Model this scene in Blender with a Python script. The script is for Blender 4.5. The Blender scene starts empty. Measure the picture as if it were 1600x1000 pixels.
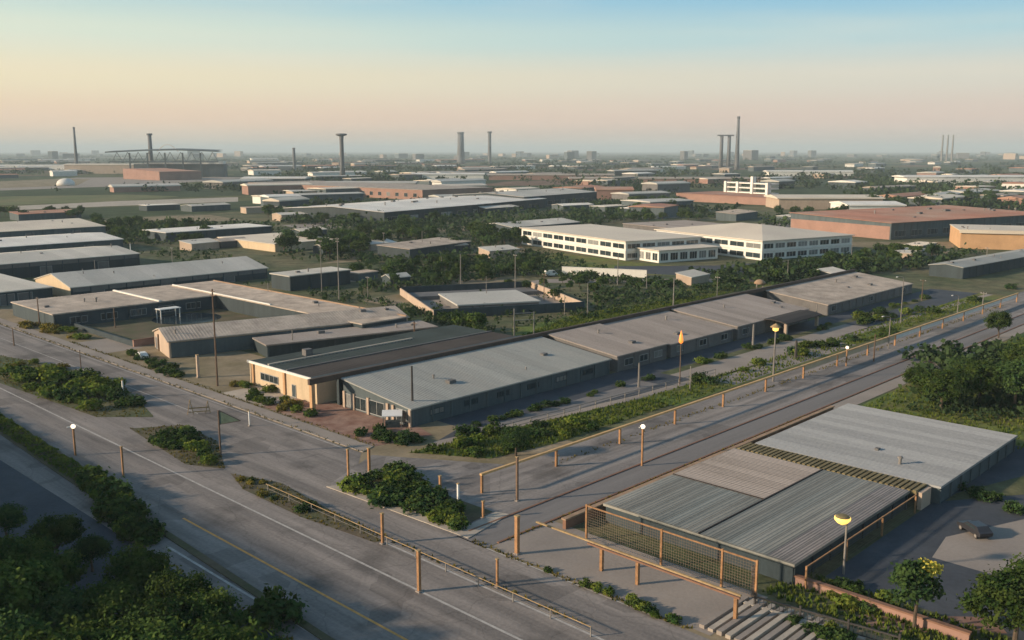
import bpy, math, random
import numpy as np
from mathutils import Vector, Matrix
random.seed(7); rng = np.random.default_rng(7)
R = math.radians
S = bpy.context.scene
COL = S.collection
# ---------------------------------------------------------------- camera
F, CAM_H = 1485.0, 45.0                      # focal length in photo pixels, camera height in metres
PITCH = math.atan(265 / F); YAW = R(43.9)    # world X runs along the boulevard, world Y along the main road
cam = bpy.data.cameras.new('camera'); cam_o = bpy.data.objects.new('camera', cam); COL.objects.link(cam_o)
cam_o.location = (0, 0, CAM_H); cam_o.rotation_euler = (math.pi/2 - PITCH, 0, YAW - math.pi/2)
cam.sensor_width = 36; cam.lens = 36 * F / 1600; cam.clip_start = 1; cam.clip_end = 80000
S.camera = cam_o
# ---------------------------------------------------------------- sky, sun, exposure
SUN_AZ, SUN_EL = R(147), R(17.5)               # azimuth counted from world X
sun = bpy.data.lights.new('sun', 'SUN'); sun.energy = 4.4; sun.angle = R(2.2); sun.color = (1, .80, .58)
sun_o = bpy.data.objects.new('sun', sun); COL.objects.link(sun_o)
sd = Vector((math.cos(SUN_AZ)*math.cos(SUN_EL), math.sin(SUN_AZ)*math.cos(SUN_EL), math.sin(SUN_EL)))
sun_o.rotation_euler = sd.to_track_quat('Z', 'Y').to_euler()
W = bpy.data.worlds.new('World'); S.world = W; W.use_nodes = True
nt = W.node_tree; nt.nodes.clear()
def N(t, **k):
    n = nt.nodes.new(t)
    for a, b in k.items(): setattr(n, a, b)
    return n
L = lambda a, b: nt.links.new(a, b)
sky = N('ShaderNodeTexSky', sky_type='NISHITA', sun_disc=False, sun_elevation=SUN_EL, sun_rotation=math.pi/2 - SUN_AZ,
        altitude=50, air_density=1.3, dust_density=2.5, ozone_density=2.0)
bg1 = N('ShaderNodeBackground'); bg1.inputs[1].default_value = .10; L(sky.outputs[0], bg1.inputs[0])
tc = N('ShaderNodeTexCoord'); sep = N('ShaderNodeSeparateXYZ'); L(tc.outputs['Generated'], sep.inputs[0])
def srgb(r, g, b): return tuple((c/12.92 if c <= .04045 else ((c+.055)/1.055)**2.4) for c in (r/255, g/255, b/255)) + (1,)
def ramp(stops):
    r = N('ShaderNodeValToRGB'); r.color_ramp.interpolation = 'EASE'
    while len(r.color_ramp.elements) < len(stops): r.color_ramp.elements.new(.5)
    for e, (p, c) in zip(r.color_ramp.elements, stops): e.position = p; e.color = c
    L(sep.outputs['Z'], r.inputs[0]); return r
warm = ramp([(0, srgb(204,194,178)), (.01, srgb(216,196,172)), (.03, srgb(230,202,174)), (.07, srgb(230,216,182)), (.11, srgb(210,218,198)), (.155, srgb(170,200,202)), (.34, srgb(106,150,174)), (1, srgb(60,94,130))])
cool = ramp([(0, srgb(184,184,178)), (.01, srgb(196,184,174)), (.03, srgb(208,188,176)), (.07, srgb(204,200,188)), (.11, srgb(162,194,202)), (.155, srgb(116,174,206)), (.34, srgb(88,138,168)), (1, srgb(58,92,128))])
dot = N('ShaderNodeVectorMath', operation='DOT_PRODUCT'); L(tc.outputs['Generated'], dot.inputs[0]); dot.inputs[1].default_value = (math.cos(SUN_AZ), math.sin(SUN_AZ), 0)
mr = N('ShaderNodeMapRange', interpolation_type='SMOOTHSTEP'); mr.inputs[1].default_value = -.75; mr.inputs[2].default_value = .45; L(dot.outputs['Value'], mr.inputs[0])
mx = N('ShaderNodeMix', data_type='RGBA'); L(mr.outputs[0], mx.inputs[0]); L(cool.outputs[0], mx.inputs[6]); L(warm.outputs[0], mx.inputs[7])
# faint streaks of high thin cloud
mpn = N('ShaderNodeMapping'); mpn.inputs['Scale'].default_value = (1.2, 1.2, 14); L(tc.outputs['Generated'], mpn.inputs[0])
cn = N('ShaderNodeTexNoise'); cn.inputs['Scale'].default_value = 2.2; cn.inputs['Detail'].default_value = 5; L(mpn.outputs[0], cn.inputs['Vector'])
cr = N('ShaderNodeMapRange'); cr.inputs[1].default_value = .45; cr.inputs[2].default_value = .8; cr.inputs[4].default_value = .32; L(cn.outputs[0], cr.inputs[0])
mc = N('ShaderNodeMix', data_type='RGBA'); L(cr.outputs[0], mc.inputs[0]); L(mx.outputs[2], mc.inputs[6]); mc.inputs[7].default_value = srgb(226,214,196)
bg2 = N('ShaderNodeBackground'); bg2.inputs[1].default_value = .92; L(mc.outputs[2], bg2.inputs[0])
ms = N('ShaderNodeMixShader'); ms.inputs[0].default_value = .86; L(bg1.outputs[0], ms.inputs[1]); L(bg2.outputs[0], ms.inputs[2])
wo = N('ShaderNodeOutputWorld'); L(ms.outputs[0], wo.inputs[0])
S.view_settings.view_transform = 'Standard'; S.view_settings.look = 'None'; S.view_settings.exposure = 0.46; S.view_settings.gamma = 1
S.cycles.use_denoising = True; S.cycles.max_bounces = 5; S.cycles.diffuse_bounces = 2; S.cycles.transparent_max_bounces = 12; S.cycles.volume_bounces = 0
# ---------------------------------------------------------------- helpers
cp, sp = math.cos(PITCH), math.sin(PITCH); fw = (math.cos(YAW), math.sin(YAW)); rt = (math.sin(YAW), -math.cos(YAW))
def at(px, py, z=0.0):
    """ground point (or point on the level z) that the photograph shows at a pixel"""
    u, v = px - 800, 500 - py; f_ = F*cp + v*sp; up = -F*sp + v*cp; t = (z - CAM_H)/up
    return (t*(f_*fw[0] + u*rt[0]), t*(f_*fw[1] + u*rt[1]))
def tag(o, label=None, cat=None, group=None, kind=None):
    if label: o['label'] = label
    if cat: o['category'] = cat
    if group: o['group'] = group
    if kind: o['kind'] = kind
    return o
def empty(name, loc, rz=0):
    o = bpy.data.objects.new(name, None); COL.objects.link(o); o.location = (loc[0], loc[1], loc[2] if len(loc) > 2 else 0); o.rotation_euler = (0, 0, rz)
    o.empty_display_size = .5; return o
def link(name, me, parent=None, loc=(0,0,0), rot=(0,0,0), scale=(1,1,1)):
    o = bpy.data.objects.new(name, me); COL.objects.link(o); o.parent = parent; o.location = loc; o.rotation_euler = rot; o.scale = scale; return o
class MB:
    def __init__(s): s.v = []; s.f = []
    def face(s, *pts):
        n = len(s.v); s.v += [tuple(p) for p in pts]; s.f.append(tuple(range(n, n+len(pts)))); return s
    def box(s, x0, y0, z0, x1, y1, z1):
        n = len(s.v); s.v += [(x0,y0,z0),(x1,y0,z0),(x1,y1,z0),(x0,y1,z0),(x0,y0,z1),(x1,y0,z1),(x1,y1,z1),(x0,y1,z1)]
        s.f += [tuple(n+i for i in q) for q in ((0,3,2,1),(4,5,6,7),(0,1,5,4),(1,2,6,5),(2,3,7,6),(3,0,4,7))]; return s
    def prism(s, pts, a, b):                     # outline in (y, z) pulled along x from a to b
        n = len(s.v); k = len(pts); s.v += [(a,y,z) for y,z in pts] + [(b,y,z) for y,z in pts]
        s.f += [tuple(n+i for i in range(k))[::-1], tuple(n+k+i for i in range(k))]
        s.f += [(n+i, n+(i+1)%k, n+k+(i+1)%k, n+k+i) for i in range(k)]; return s
    def slab(s, pts, z0, z1):                    # outline in (x, y) pulled up
        n = len(s.v); k = len(pts); s.v += [(x,y,z0) for x,y in pts] + [(x,y,z1) for x,y in pts]
        s.f += [tuple(n+i for i in range(k))[::-1], tuple(n+k+i for i in range(k))]
        s.f += [(n+i, n+(i+1)%k, n+k+(i+1)%k, n+k+i) for i in range(k)]; return s
    def tube(s, pts, rad, n=8):
        pts = [Vector(p) for p in pts]; b0 = len(s.v)
        for i, p in enumerate(pts):
            d = (pts[min(i+1,len(pts)-1)] - pts[max(i-1,0)]).normalized()
            a = d.cross(Vector((0,0,1)) if abs(d.z) < .9 else Vector((1,0,0))).normalized(); b = d.cross(a)
            for k in range(n):
                t = 2*math.pi*k/n; s.v.append(tuple(p + (a*math.cos(t) + b*math.sin(t))*rad[i]))
        for i in range(len(pts)-1):
            for k in range(n):
                s.f.append((b0+i*n+k, b0+i*n+(k+1)%n, b0+(i+1)*n+(k+1)%n, b0+(i+1)*n+k))
        s.f.append(tuple(b0+k for k in range(n))[::-1]); s.f.append(tuple(b0+(len(pts)-1)*n+k for k in range(n))); return s
    def lathe(s, prof, n=14, c=(0,0)):           # prof: (radius, z)
        b0 = len(s.v)
        for r, z in prof:
            for k in range(n): t = 2*math.pi*k/n; s.v.append((c[0]+r*math.cos(t), c[1]+r*math.sin(t), z))
        for i in range(len(prof)-1):
            for k in range(n): s.f.append((b0+i*n+k, b0+i*n+(k+1)%n, b0+(i+1)*n+(k+1)%n, b0+(i+1)*n+k))
        s.f.append(tuple(b0+k for k in range(n))[::-1]); s.f.append(tuple(b0+(len(prof)-1)*n+k for k in range(n))); return s
    def mesh(s, name, m, smooth=False):
        me = bpy.data.meshes.new(name); me.from_pydata(s.v, [], s.f); me.materials.append(m)
        if smooth: me.polygons.foreach_set('use_smooth', [True]*len(me.polygons))
        me.update(); return me
    def build(s, name, m, parent=None, loc=(0,0,0), rot=(0,0,0), smooth=False):
        return link(name, s.mesh(name, m, smooth), parent, loc, rot)
# ---------------------------------------------------------------- materials
def mat(name, c, var=.25, scale=.25, fine=3.0, rough=.85, bump=.0, objvar=.0, metal=0, streak=None, tint=None, tintamt=.5, tscale=.06, spec=.25):
    m = bpy.data.materials.new(name); m.use_nodes = True; t = m.node_tree; n = t.nodes; b = n['Principled BSDF']
    b.inputs['Roughness'].default_value = rough; b.inputs['Metallic'].default_value = metal; b.inputs['Specular IOR Level'].default_value = spec
    g = n.new('ShaderNodeNewGeometry'); vec = g.outputs['Position']
    mp = n.new('ShaderNodeMapping'); t.links.new(vec, mp.inputs[0])
    if streak: mp.inputs['Scale'].default_value = streak
    n1 = n.new('ShaderNodeTexNoise'); n1.inputs['Scale'].default_value = scale; n1.inputs['Detail'].default_value = 6; n1.inputs['Roughness'].default_value = .65; t.links.new(mp.outputs[0], n1.inputs['Vector'])
    n2 = n.new('ShaderNodeTexNoise'); n2.inputs['Scale'].default_value = fine; n2.inputs['Detail'].default_value = 3; t.links.new(vec, n2.inputs['Vector'])
    ad = n.new('ShaderNodeMath'); ad.operation = 'MULTIPLY_ADD'; ad.inputs[1].default_value = .35; t.links.new(n2.outputs[0], ad.inputs[0]); t.links.new(n1.outputs[0], ad.inputs[2])
    r = n.new('ShaderNodeMapRange'); r.inputs[1].default_value = .42; r.inputs[2].default_value = .95; r.inputs[3].default_value = 1-var; r.inputs[4].default_value = 1+var; t.links.new(ad.outputs[0], r.inputs[0])
    base = n.new('ShaderNodeMix'); base.data_type = 'RGBA'; base.inputs[6].default_value = (*c, 1); base.inputs[7].default_value = (*(tint or c), 1)
    if tint:
        n3 = n.new('ShaderNodeTexNoise'); n3.inputs['Scale'].default_value = tscale; n3.inputs['Detail'].default_value = 5; n3.inputs['Roughness'].default_value = .6; t.links.new(mp.outputs[0], n3.inputs['Vector'])
        r3 = n.new('ShaderNodeMapRange'); r3.inputs[1].default_value = .5-.15; r3.inputs[2].default_value = .5+.15; r3.inputs[4].default_value = tintamt*2 if tintamt < .5 else 1; t.links.new(n3.outputs[0], r3.inputs[0]); t.links.new(r3.outputs[0], base.inputs[0])
    else: base.inputs[0].default_value = 0
    h = n.new('ShaderNodeHueSaturation'); t.links.new(base.outputs[2], h.inputs['Color'])
    if objvar:
        oi = n.new('ShaderNodeObjectInfo'); ro = n.new('ShaderNodeMapRange'); ro.inputs[3].default_value = 1-objvar; ro.inputs[4].default_value = 1+objvar; t.links.new(oi.outputs['Random'], ro.inputs[0])
        mu = n.new('ShaderNodeMath'); mu.operation = 'MULTIPLY'; t.links.new(ro.outputs[0], mu.inputs[0]); t.links.new(r.outputs[0], mu.inputs[1]); t.links.new(mu.outputs[0], h.inputs['Value'])
    else: t.links.new(r.outputs[0], h.inputs['Value'])
    t.links.new(h.outputs[0], b.inputs['Base Color'])
    if bump:
        bp = n.new('ShaderNodeBump'); bp.inputs['Strength'].default_value = bump; bp.inputs['Distance'].default_value = .2; t.links.new(n2.outputs[0], bp.inputs['Height']); t.links.new(bp.outputs[0], b.inputs['Normal'])
    return m
def leafmat(name, c, c2, objvar=.25, cl=.7):
    m = bpy.data.materials.new(name); m.use_nodes = True; t = m.node_tree; n = t.nodes; n.clear()
    g = n.new('ShaderNodeNewGeometry'); nz = n.new('ShaderNodeTexNoise'); nz.inputs['Scale'].default_value = cl; nz.inputs['Detail'].default_value = 3; t.links.new(g.outputs['Position'], nz.inputs['Vector'])
    r = n.new('ShaderNodeMapRange'); r.inputs[1].default_value = .35; r.inputs[2].default_value = .65; t.links.new(nz.outputs[0], r.inputs[0])
    x = n.new('ShaderNodeMix'); x.data_type = 'RGBA'; x.inputs[6].default_value = (*c,1); x.inputs[7].default_value = (*c2,1); t.links.new(r.outputs[0], x.inputs[0])
    oi = n.new('ShaderNodeObjectInfo'); ro = n.new('ShaderNodeMapRange'); ro.inputs[3].default_value = 1-objvar; ro.inputs[4].default_value = 1+objvar; t.links.new(oi.outputs['Random'], ro.inputs[0])
    h = n.new('ShaderNodeHueSaturation'); t.links.new(x.outputs[2], h.inputs['Color']); t.links.new(ro.outputs[0], h.inputs['Value'])
    d = n.new('ShaderNodeBsdfDiffuse'); t.links.new(h.outputs[0], d.inputs[0]); tr = n.new('ShaderNodeBsdfTranslucent'); t.links.new(h.outputs[0], tr.inputs[0])
    ms = n.new('ShaderNodeMixShader'); ms.inputs[0].default_value = .22; t.links.new(d.outputs[0], ms.inputs[1]); t.links.new(tr.outputs[0], ms.inputs[2])
    o = n.new('ShaderNodeOutputMaterial'); t.links.new(ms.outputs[0], o.inputs[0]); return m
def glowmat(name, c, s):
    m = bpy.data.materials.new(name); m.use_nodes = True; b = m.node_tree.nodes['Principled BSDF']; b.inputs['Base Color'].default_value = (*c,1); b.inputs['Emission Color'].default_value = (*c,1); b.inputs['Emission Strength'].default_value = s; return m
def netmat(name, c, fac):
    """wire net: real gaps between thin cords, laid out in metres on the sheet"""
    m = bpy.data.materials.new(name); m.use_nodes = True; t = m.node_tree; n = t.nodes; b = n['Principled BSDF']; b.inputs['Base Color'].default_value = (*c,1); b.inputs['Roughness'].default_value = .9
    g = n.new('ShaderNodeNewGeometry'); sx = n.new('ShaderNodeSeparateXYZ'); t.links.new(g.outputs['Position'], sx.inputs[0])
    ad = n.new('ShaderNodeMath'); ad.operation = 'ADD'; t.links.new(sx.outputs[0], ad.inputs[0]); t.links.new(sx.outputs[1], ad.inputs[1])
    def cords(o):
        f = n.new('ShaderNodeMath'); f.operation = 'MULTIPLY'; f.inputs[1].default_value = 3.2; t.links.new(o, f.inputs[0]); q = n.new('ShaderNodeMath'); q.operation = 'FRACT'; t.links.new(f.outputs[0], q.inputs[0]); l = n.new('ShaderNodeMath'); l.operation = 'LESS_THAN'; l.inputs[1].default_value = fac; t.links.new(q.outputs[0], l.inputs[0]); return l
    a, z = cords(ad.outputs[0]), cords(sx.outputs[2]); mxx = n.new('ShaderNodeMath'); mxx.operation = 'MAXIMUM'; t.links.new(a.outputs[0], mxx.inputs[0]); t.links.new(z.outputs[0], mxx.inputs[1])
    tr = n.new('ShaderNodeBsdfTransparent'); ms = n.new('ShaderNodeMixShader'); t.links.new(mxx.outputs[0], ms.inputs[0])
    t.links.new(tr.outputs[0], ms.inputs[1]); t.links.new(b.outputs[0], ms.inputs[2]); t.links.new(ms.outputs[0], n['Material Output'].inputs[0]); return m
def asphalt(name, c, c2, streak):
    m = mat(name, c, .42, .5, 2.5, .85, .15, streak=streak, tint=c2, tscale=.3); t = m.node_tree; n = t.nodes; b = n['Principled BSDF']
    src = b.inputs['Base Color'].links[0].from_socket; g = n.new('ShaderNodeNewGeometry')
    nz = n.new('ShaderNodeTexNoise'); nz.inputs['Scale'].default_value = .35; nz.inputs['Detail'].default_value = 4; t.links.new(g.outputs['Position'], nz.inputs['Vector'])
    mixv = n.new('ShaderNodeMix'); mixv.data_type = 'RGBA'; mixv.blend_type = 'LINEAR_LIGHT'; mixv.inputs[0].default_value = .9; t.links.new(g.outputs['Position'], mixv.inputs[6]); t.links.new(nz.outputs['Color'], mixv.inputs[7])
    v = n.new('ShaderNodeTexVoronoi'); v.feature = 'DISTANCE_TO_EDGE'; v.inputs['Scale'].default_value = .11; t.links.new(mixv.outputs[2], v.inputs['Vector'])
    r = n.new('ShaderNodeMapRange'); r.inputs[1].default_value = .002; r.inputs[2].default_value = .009; r.inputs[3].default_value = .82; r.inputs[4].default_value = 1; t.links.new(v.outputs['Distance'], r.inputs[0])
    mp = n.new('ShaderNodeMapping'); mp.inputs['Scale'].default_value = (.16,.16,0); t.links.new(g.outputs['Position'], mp.inputs[0])
    v2 = n.new('ShaderNodeTexVoronoi'); v2.distance = 'CHEBYCHEV'; v2.inputs['Scale'].default_value = 1; t.links.new(mp.outputs[0], v2.inputs['Vector'])
    sc = n.new('ShaderNodeSeparateColor'); t.links.new(v2.outputs['Color'], sc.inputs[0]); r2 = n.new('ShaderNodeMapRange'); r2.inputs[1].default_value = .84; r2.inputs[2].default_value = .86; r2.inputs[3].default_value = 1; r2.inputs[4].default_value = .78; t.links.new(sc.outputs[0], r2.inputs[0])
    st = n.new('ShaderNodeTexNoise'); st.inputs['Scale'].default_value = .12; st.inputs['Detail'].default_value = 7; t.links.new(g.outputs['Position'], st.inputs['Vector']); r3 = n.new('ShaderNodeMapRange'); r3.inputs[1].default_value = .56; r3.inputs[2].default_value = .7; r3.inputs[3].default_value = 1; r3.inputs[4].default_value = .62; t.links.new(st.outputs[0], r3.inputs[0])
    a = n.new('ShaderNodeMath'); a.operation = 'MULTIPLY'; t.links.new(r.outputs[0], a.inputs[0]); t.links.new(r2.outputs[0], a.inputs[1]); a2 = n.new('ShaderNodeMath'); a2.operation = 'MULTIPLY'; t.links.new(a.outputs[0], a2.inputs[0]); t.links.new(r3.outputs[0], a2.inputs[1])
    h = n.new('ShaderNodeHueSaturation'); t.links.new(src, h.inputs['Color']); t.links.new(a2.outputs[0], h.inputs['Value']); t.links.new(h.outputs[0], b.inputs['Base Color']); return m
M = {}
M['asphalt'] = asphalt('asphalt', (.255,.222,.20), (.178,.158,.147), (1,.06,1))
M['asphalt_b'] = asphalt('asphalt_boulevard', (.262,.232,.213), (.188,.17,.162), (.06,1,1))
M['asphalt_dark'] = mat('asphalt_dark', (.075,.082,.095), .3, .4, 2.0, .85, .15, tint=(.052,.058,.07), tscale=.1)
M['walkway'] = mat('walkway', (.19,.175,.168), .2, .5, 2.5, .85, .1, streak=(.05,1,1))
M['concrete'] = mat('concrete', (.33,.28,.24), .2, .3, 2.5, .9, .1, tint=(.25,.215,.19), tscale=.15)
M['concrete_pale'] = mat('concrete_pale', (.46,.40,.33), .18, .3, 2.5, .9, .1, tint=(.36,.31,.26), tscale=.1)
M['brick_paving'] = mat('brick_paving', (.24,.125,.09), .3, .4, 3, .9, .1, tint=(.30,.2,.155), tscale=.2)
M['redkerb'] = mat('redkerb', (.22,.12,.08), .25, .6, 4, .8)
M['orangepaint'] = mat('orangepaint', (.34,.225,.145), .3, .8, 5, .8)
M['yellowpaint'] = mat('yellowpaint', (.36,.25,.13), .35, 1.2, 6, .9)
M['whitepaint'] = mat('whitepaint', (.42,.39,.36), .35, 1.2, 6, .8)
M['grass'] = mat('grass', (.10,.15,.026), .5, .35, 1.6, .95, .5, tint=(.165,.145,.045), tscale=.09)
M['grass_dark'] = mat('grass_dark', (.055,.08,.032), .6, .2, 1.2, .95, .5, tint=(.17,.14,.075), tintamt=.42, tscale=.045)
M['soil'] = mat('soil', (.15,.115,.075), .4, .4, 2.0, .95, .4, tint=(.07,.075,.035), tscale=.2)
M['dirt'] = mat('dirt', (.30,.235,.16), .3, .2, 1.5, .95, .2, tint=(.17,.14,.075), tscale=.06)
M['field'] = mat('field', (.10,.125,.045), .3, .05, .5, .95, 0, tint=(.16,.145,.065), tscale=.02)
M['water'] = mat('water', (.02,.035,.045), .1, .2, 1, .12, .05, spec=.5)
M['roof_grey'] = mat('roof_grey', (.35,.355,.33), .38, .25, 2.5, .6, 0, objvar=.1, streak=(1.2,.12,1), tint=(.28,.27,.245), tscale=.25)
M['roof_slab'] = mat('roof_slab', (.345,.345,.345), .38, .25, 2.5, .6, 0, objvar=.12, streak=(1.2,.1,1), tint=(.27,.27,.265), tscale=.25)
M['roof_teal'] = mat('roof_teal', (.30,.28,.24), .35, .25, 2.5, .75, 0, objvar=.2, streak=(.1,1.2,1), tint=(.20,.205,.185), tscale=.2)
M['roof_brown'] = mat('roof_brown', (.345,.295,.26), .38, .25, 2.5, .75, 0, objvar=.1, streak=(1,.15,1), tint=(.28,.24,.215), tscale=.25)
M['roof_tan'] = mat('roof_tan', (.45,.375,.31), .38, .25, 2.5, .8, 0, objvar=.08, tint=(.36,.30,.25), tscale=.1)
M['roof_dark'] = mat('roof_dark', (.052,.045,.043), .25, .3, 2.5, .95, 0, objvar=.12, streak=(.2,1,1))
M['roof_darkteal'] = mat('roof_darkteal', (.036,.05,.05), .25, .3, 2.5, .95, 0, objvar=.12, streak=(.2,1,1))
M['roof_white'] = mat('roof_white', (.8,.76,.69), .12, .08, 1, .7, 0, objvar=.05, tint=(.62,.58,.53), tscale=.03)
M['roof_cream'] = mat('roof_cream', (.72,.63,.51), .12, .1, 1, .75, 0, objvar=.04, tint=(.58,.50,.41), tscale=.05)
M['roof_pale'] = mat('roof_pale', (.58,.54,.48), .2, .1, 1, .7, 0, objvar=.1, tint=(.44,.42,.375), tscale=.05)
M['roof_red'] = mat('roof_red', (.46,.20,.13), .18, .06, 1, .85, 0, objvar=.08, tint=(.40,.26,.19), tscale=.03)
M['ridge_brown'] = mat('ridge_brown', (.10,.07,.055), .25, .5, 3, .7)
M['wall_metal'] = mat('wall_metal', (.085,.108,.116), .28, .4, 2, .65, 0, objvar=.14, streak=(1.5,1.5,.1))
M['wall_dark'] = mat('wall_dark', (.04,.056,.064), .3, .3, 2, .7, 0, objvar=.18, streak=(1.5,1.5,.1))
M['wall_grey'] = mat('wall_grey', (.15,.142,.138), .25, .3, 2, .8, 0, objvar=.1)
M['wall_cream'] = mat('wall_cream', (.58,.45,.30), .14, .4, 2.5, .85, 0, objvar=.05, streak=(1,1,.3))
M['wall_beige'] = mat('wall_beige', (.44,.335,.255), .15, .4, 2.5, .85, 0, objvar=.05, streak=(1,1,.3))
M['wall_white'] = mat('wall_white', (.72,.69,.63), .1, .3, 2, .8, 0, objvar=.04, streak=(1,1,.3))
M['wall_orange'] = mat('wall_orange', (.50,.30,.16), .16, .2, 2, .85, 0, objvar=.06)
M['wall_brick'] = mat('wall_brick', (.31,.185,.145), .2, .1, 1, .9, 0, objvar=.08)
M['glass'] = mat('glass', (.028,.04,.045), .3, .4, 2, .12, 0, objvar=.4, spec=.6)
M['blind'] = mat('blind', (.20,.20,.19), .3, .5, 2, .4, 0, objvar=.5)
M['frame'] = mat('frame', (.30,.30,.29), .1, 1, 4, .5)
M['steel'] = mat('steel', (.22,.20,.18), .2, 1, 4, .55, 0, objvar=.15)
M['darksteel'] = mat('darksteel', (.055,.05,.048), .25, 1, 4, .6)
M['wood_pole'] = mat('wood_pole', (.15,.10,.07), .3, 2, 6, .9, 0, objvar=.2)
M['orangewood'] = mat('orangewood', (.33,.18,.09), .35, 2, 6, .95, 0, objvar=.15)
M['whitemetal'] = mat('whitemetal', (.72,.70,.66), .08, 1, 4, .5)
M['stack'] = mat('stack', (.15,.15,.155), .2, .02, .2, .9)
M['ochre'] = mat('ochre', (.19,.15,.075), .3, 1, 4, .8, 0, objvar=.15)
M['net'] = netmat('net', (.15,.11,.08), .1)
M['railtan'] = mat('railtan', (.62,.39,.18), .2, .6, 4, .7)
M['linepaint'] = mat('linepaint', (.62,.33,.10), .3, 1.2, 6, .85)
M['glow_warm'] = glowmat('glow_warm', (1,.62,.14), 1.1); M['glow_white'] = glowmat('glow_white', (1,.84,.62), 1.2); M['glow_orange'] = glowmat('glow_orange', (1,.27,.045), .9)
M['leaf_a'] = leafmat('leaf_a', (.033,.07,.02), (.095,.13,.03)); M['leaf_b'] = leafmat('leaf_b', (.027,.06,.024), (.07,.112,.032)); M['leaf_y'] = leafmat('leaf_y', (.14,.135,.03), (.25,.19,.04))
M['leaf_g'] = leafmat('leaf_g', (.08,.135,.025), (.17,.195,.035)); M['leaf_far'] = leafmat('leaf_far', (.026,.05,.024), (.06,.09,.034), .3, .12)
M['bloom'] = leafmat('bloom', (.60,.50,.07), (.72,.60,.12), .1)
M['bark'] = mat('bark', (.10,.075,.055), .3, 2, 6, .95)
# the open plain: a patchwork of dark scrub, olive fields and bare ground
def plainmat():
    m = bpy.data.materials.new('plain'); m.use_nodes = True; t = m.node_tree; n = t.nodes; b = n['Principled BSDF']; b.inputs['Roughness'].default_value = .95; b.inputs['Specular IOR Level'].default_value = .1
    g = n.new('ShaderNodeNewGeometry'); mp = n.new('ShaderNodeMapping'); mp.inputs['Scale'].default_value = (.0042,.0075,0); mp.inputs['Rotation'].default_value = (0,0,.3); t.links.new(g.outputs['Position'], mp.inputs[0])
    v = n.new('ShaderNodeTexVoronoi'); v.distance = 'CHEBYCHEV'; v.inputs['Scale'].default_value = 1; t.links.new(mp.outputs[0], v.inputs['Vector'])
    sepc = n.new('ShaderNodeSeparateColor'); t.links.new(v.outputs['Color'], sepc.inputs[0])
    cr = n.new('ShaderNodeValToRGB'); cr.color_ramp.interpolation = 'CONSTANT'; e = cr.color_ramp.elements
    cols = [(0,(.045,.065,.03)),(.22,(.06,.08,.033)),(.42,(.04,.06,.03)),(.56,(.10,.105,.045)),(.68,(.05,.07,.032)),(.82,(.15,.125,.075)),(.9,(.17,.105,.075))]
    while len(e) < len(cols): e.new(.5)
    for q, (p, c) in zip(e, cols): q.position = p; q.color = (*c,1)
    t.links.new(sepc.outputs[0], cr.inputs[0])
    nz = n.new('ShaderNodeTexNoise'); nz.inputs['Scale'].default_value = .05; nz.inputs['Detail'].default_value = 8; nz.inputs['Roughness'].default_value = .7; t.links.new(g.outputs['Position'], nz.inputs['Vector'])
    r = n.new('ShaderNodeMapRange'); r.inputs[1].default_value = .3; r.inputs[2].default_value = .7; r.inputs[3].default_value = .5; r.inputs[4].default_value = 1.5; t.links.new(nz.outputs[0], r.inputs[0])
    h = n.new('ShaderNodeHueSaturation'); t.links.new(cr.outputs[0], h.inputs['Color']); t.links.new(r.outputs[0], h.inputs['Value']); t.links.new(h.outputs[0], b.inputs['Base Color']); return m
M['plain'] = plainmat()
# ---------------------------------------------------------------- setting: ground sheets
tag(MB().face((-4000,-4000,0),(26000,-4000,0),(26000,26000,0),(-4000,26000,0)).build('ground', M['plain']), kind='structure')
def sheet(name, pts, z, m, parent=None, thick=None):
    b = MB()
    if thick: b.slab(pts, z-thick, z)
    else: b.face(*[(x,y,z) for x,y in pts])
    o = b.build(name, m, parent)
    if not parent: tag(o, kind='structure')
    return o
def rect(x0, y0, x1, y1): return [(x0,y0),(x1,y0),(x1,y1),(x0,y1)]
def pix(*p, z=0): return [at(a, b, z) for a, b in p]
sheet('industrial_ground', rect(84,60,700,640), .01, M['grass_dark'])
sheet('verge', rect(20,-40,110,420), .014, M['dirt'])
road = sheet('main_road', rect(44.5,-60,66,420), .03, M['asphalt'])
for i, (x, y0, y1, m) in enumerate([(52.3,-50,107,'linepaint'), (59.7,-50,300,'whitepaint'), (65.0,-50,96,'whitepaint'), (46.9,-50,100,'whitepaint')]):
    sheet('lane_line', rect(x-.15,y0,x+.15,y1), .036, M[m], road)
sheet('frontage_road', [(62,196),(66,165),(66,-40),(72,-40),(72,99),(83.5,112),(84,420),(62,420)], .024, M['asphalt'])
sheet('median_bed', pix((-40,548),(100,574),(190,600),(235,645),(240,652),(150,652),(60,620),(-40,585)), .05, M['grass_dark'])
sheet('median_bed', pix((203,670),(285,664),(340,690),(352,733),(290,726)), .05, M['soil'])
sheet('median_weeds', pix((360,740),(440,755),(600,845),(585,848),(470,808),(380,765)), .05, M['soil'])
for x, y0, y1 in ((83.0,116,300),(77.2,150,300),(72.1,50,99)): sheet('lane_line', rect(x-.09,y0,x+.09,y1), .03, M['whitepaint'], road)
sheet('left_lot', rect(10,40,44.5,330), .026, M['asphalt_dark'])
sheet('boulevard', [(73,78.5),(420,78.5),(420,92),(95,92),(84,110),(72,104),(72,78.5)], .034, M['asphalt_b'])
wk = sheet('walkway', rect(72,73.5,420,78.5), .030, M['walkway'])
for nm, y in (('brown_edge', 78.4), ('red_edge', 73.5)):
    tag(MB().box(74, y-.16, 0, 420, y+.16, .14).build('kerb_' + nm, M['redkerb']), kind='structure')
sheet('plaza_beige', rect(72.6,44,83.5,73.3), .04, M['concrete'])
sheet('boulevard_shoulder', rect(154,70,420,73.2), .03, M['concrete'])
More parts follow.
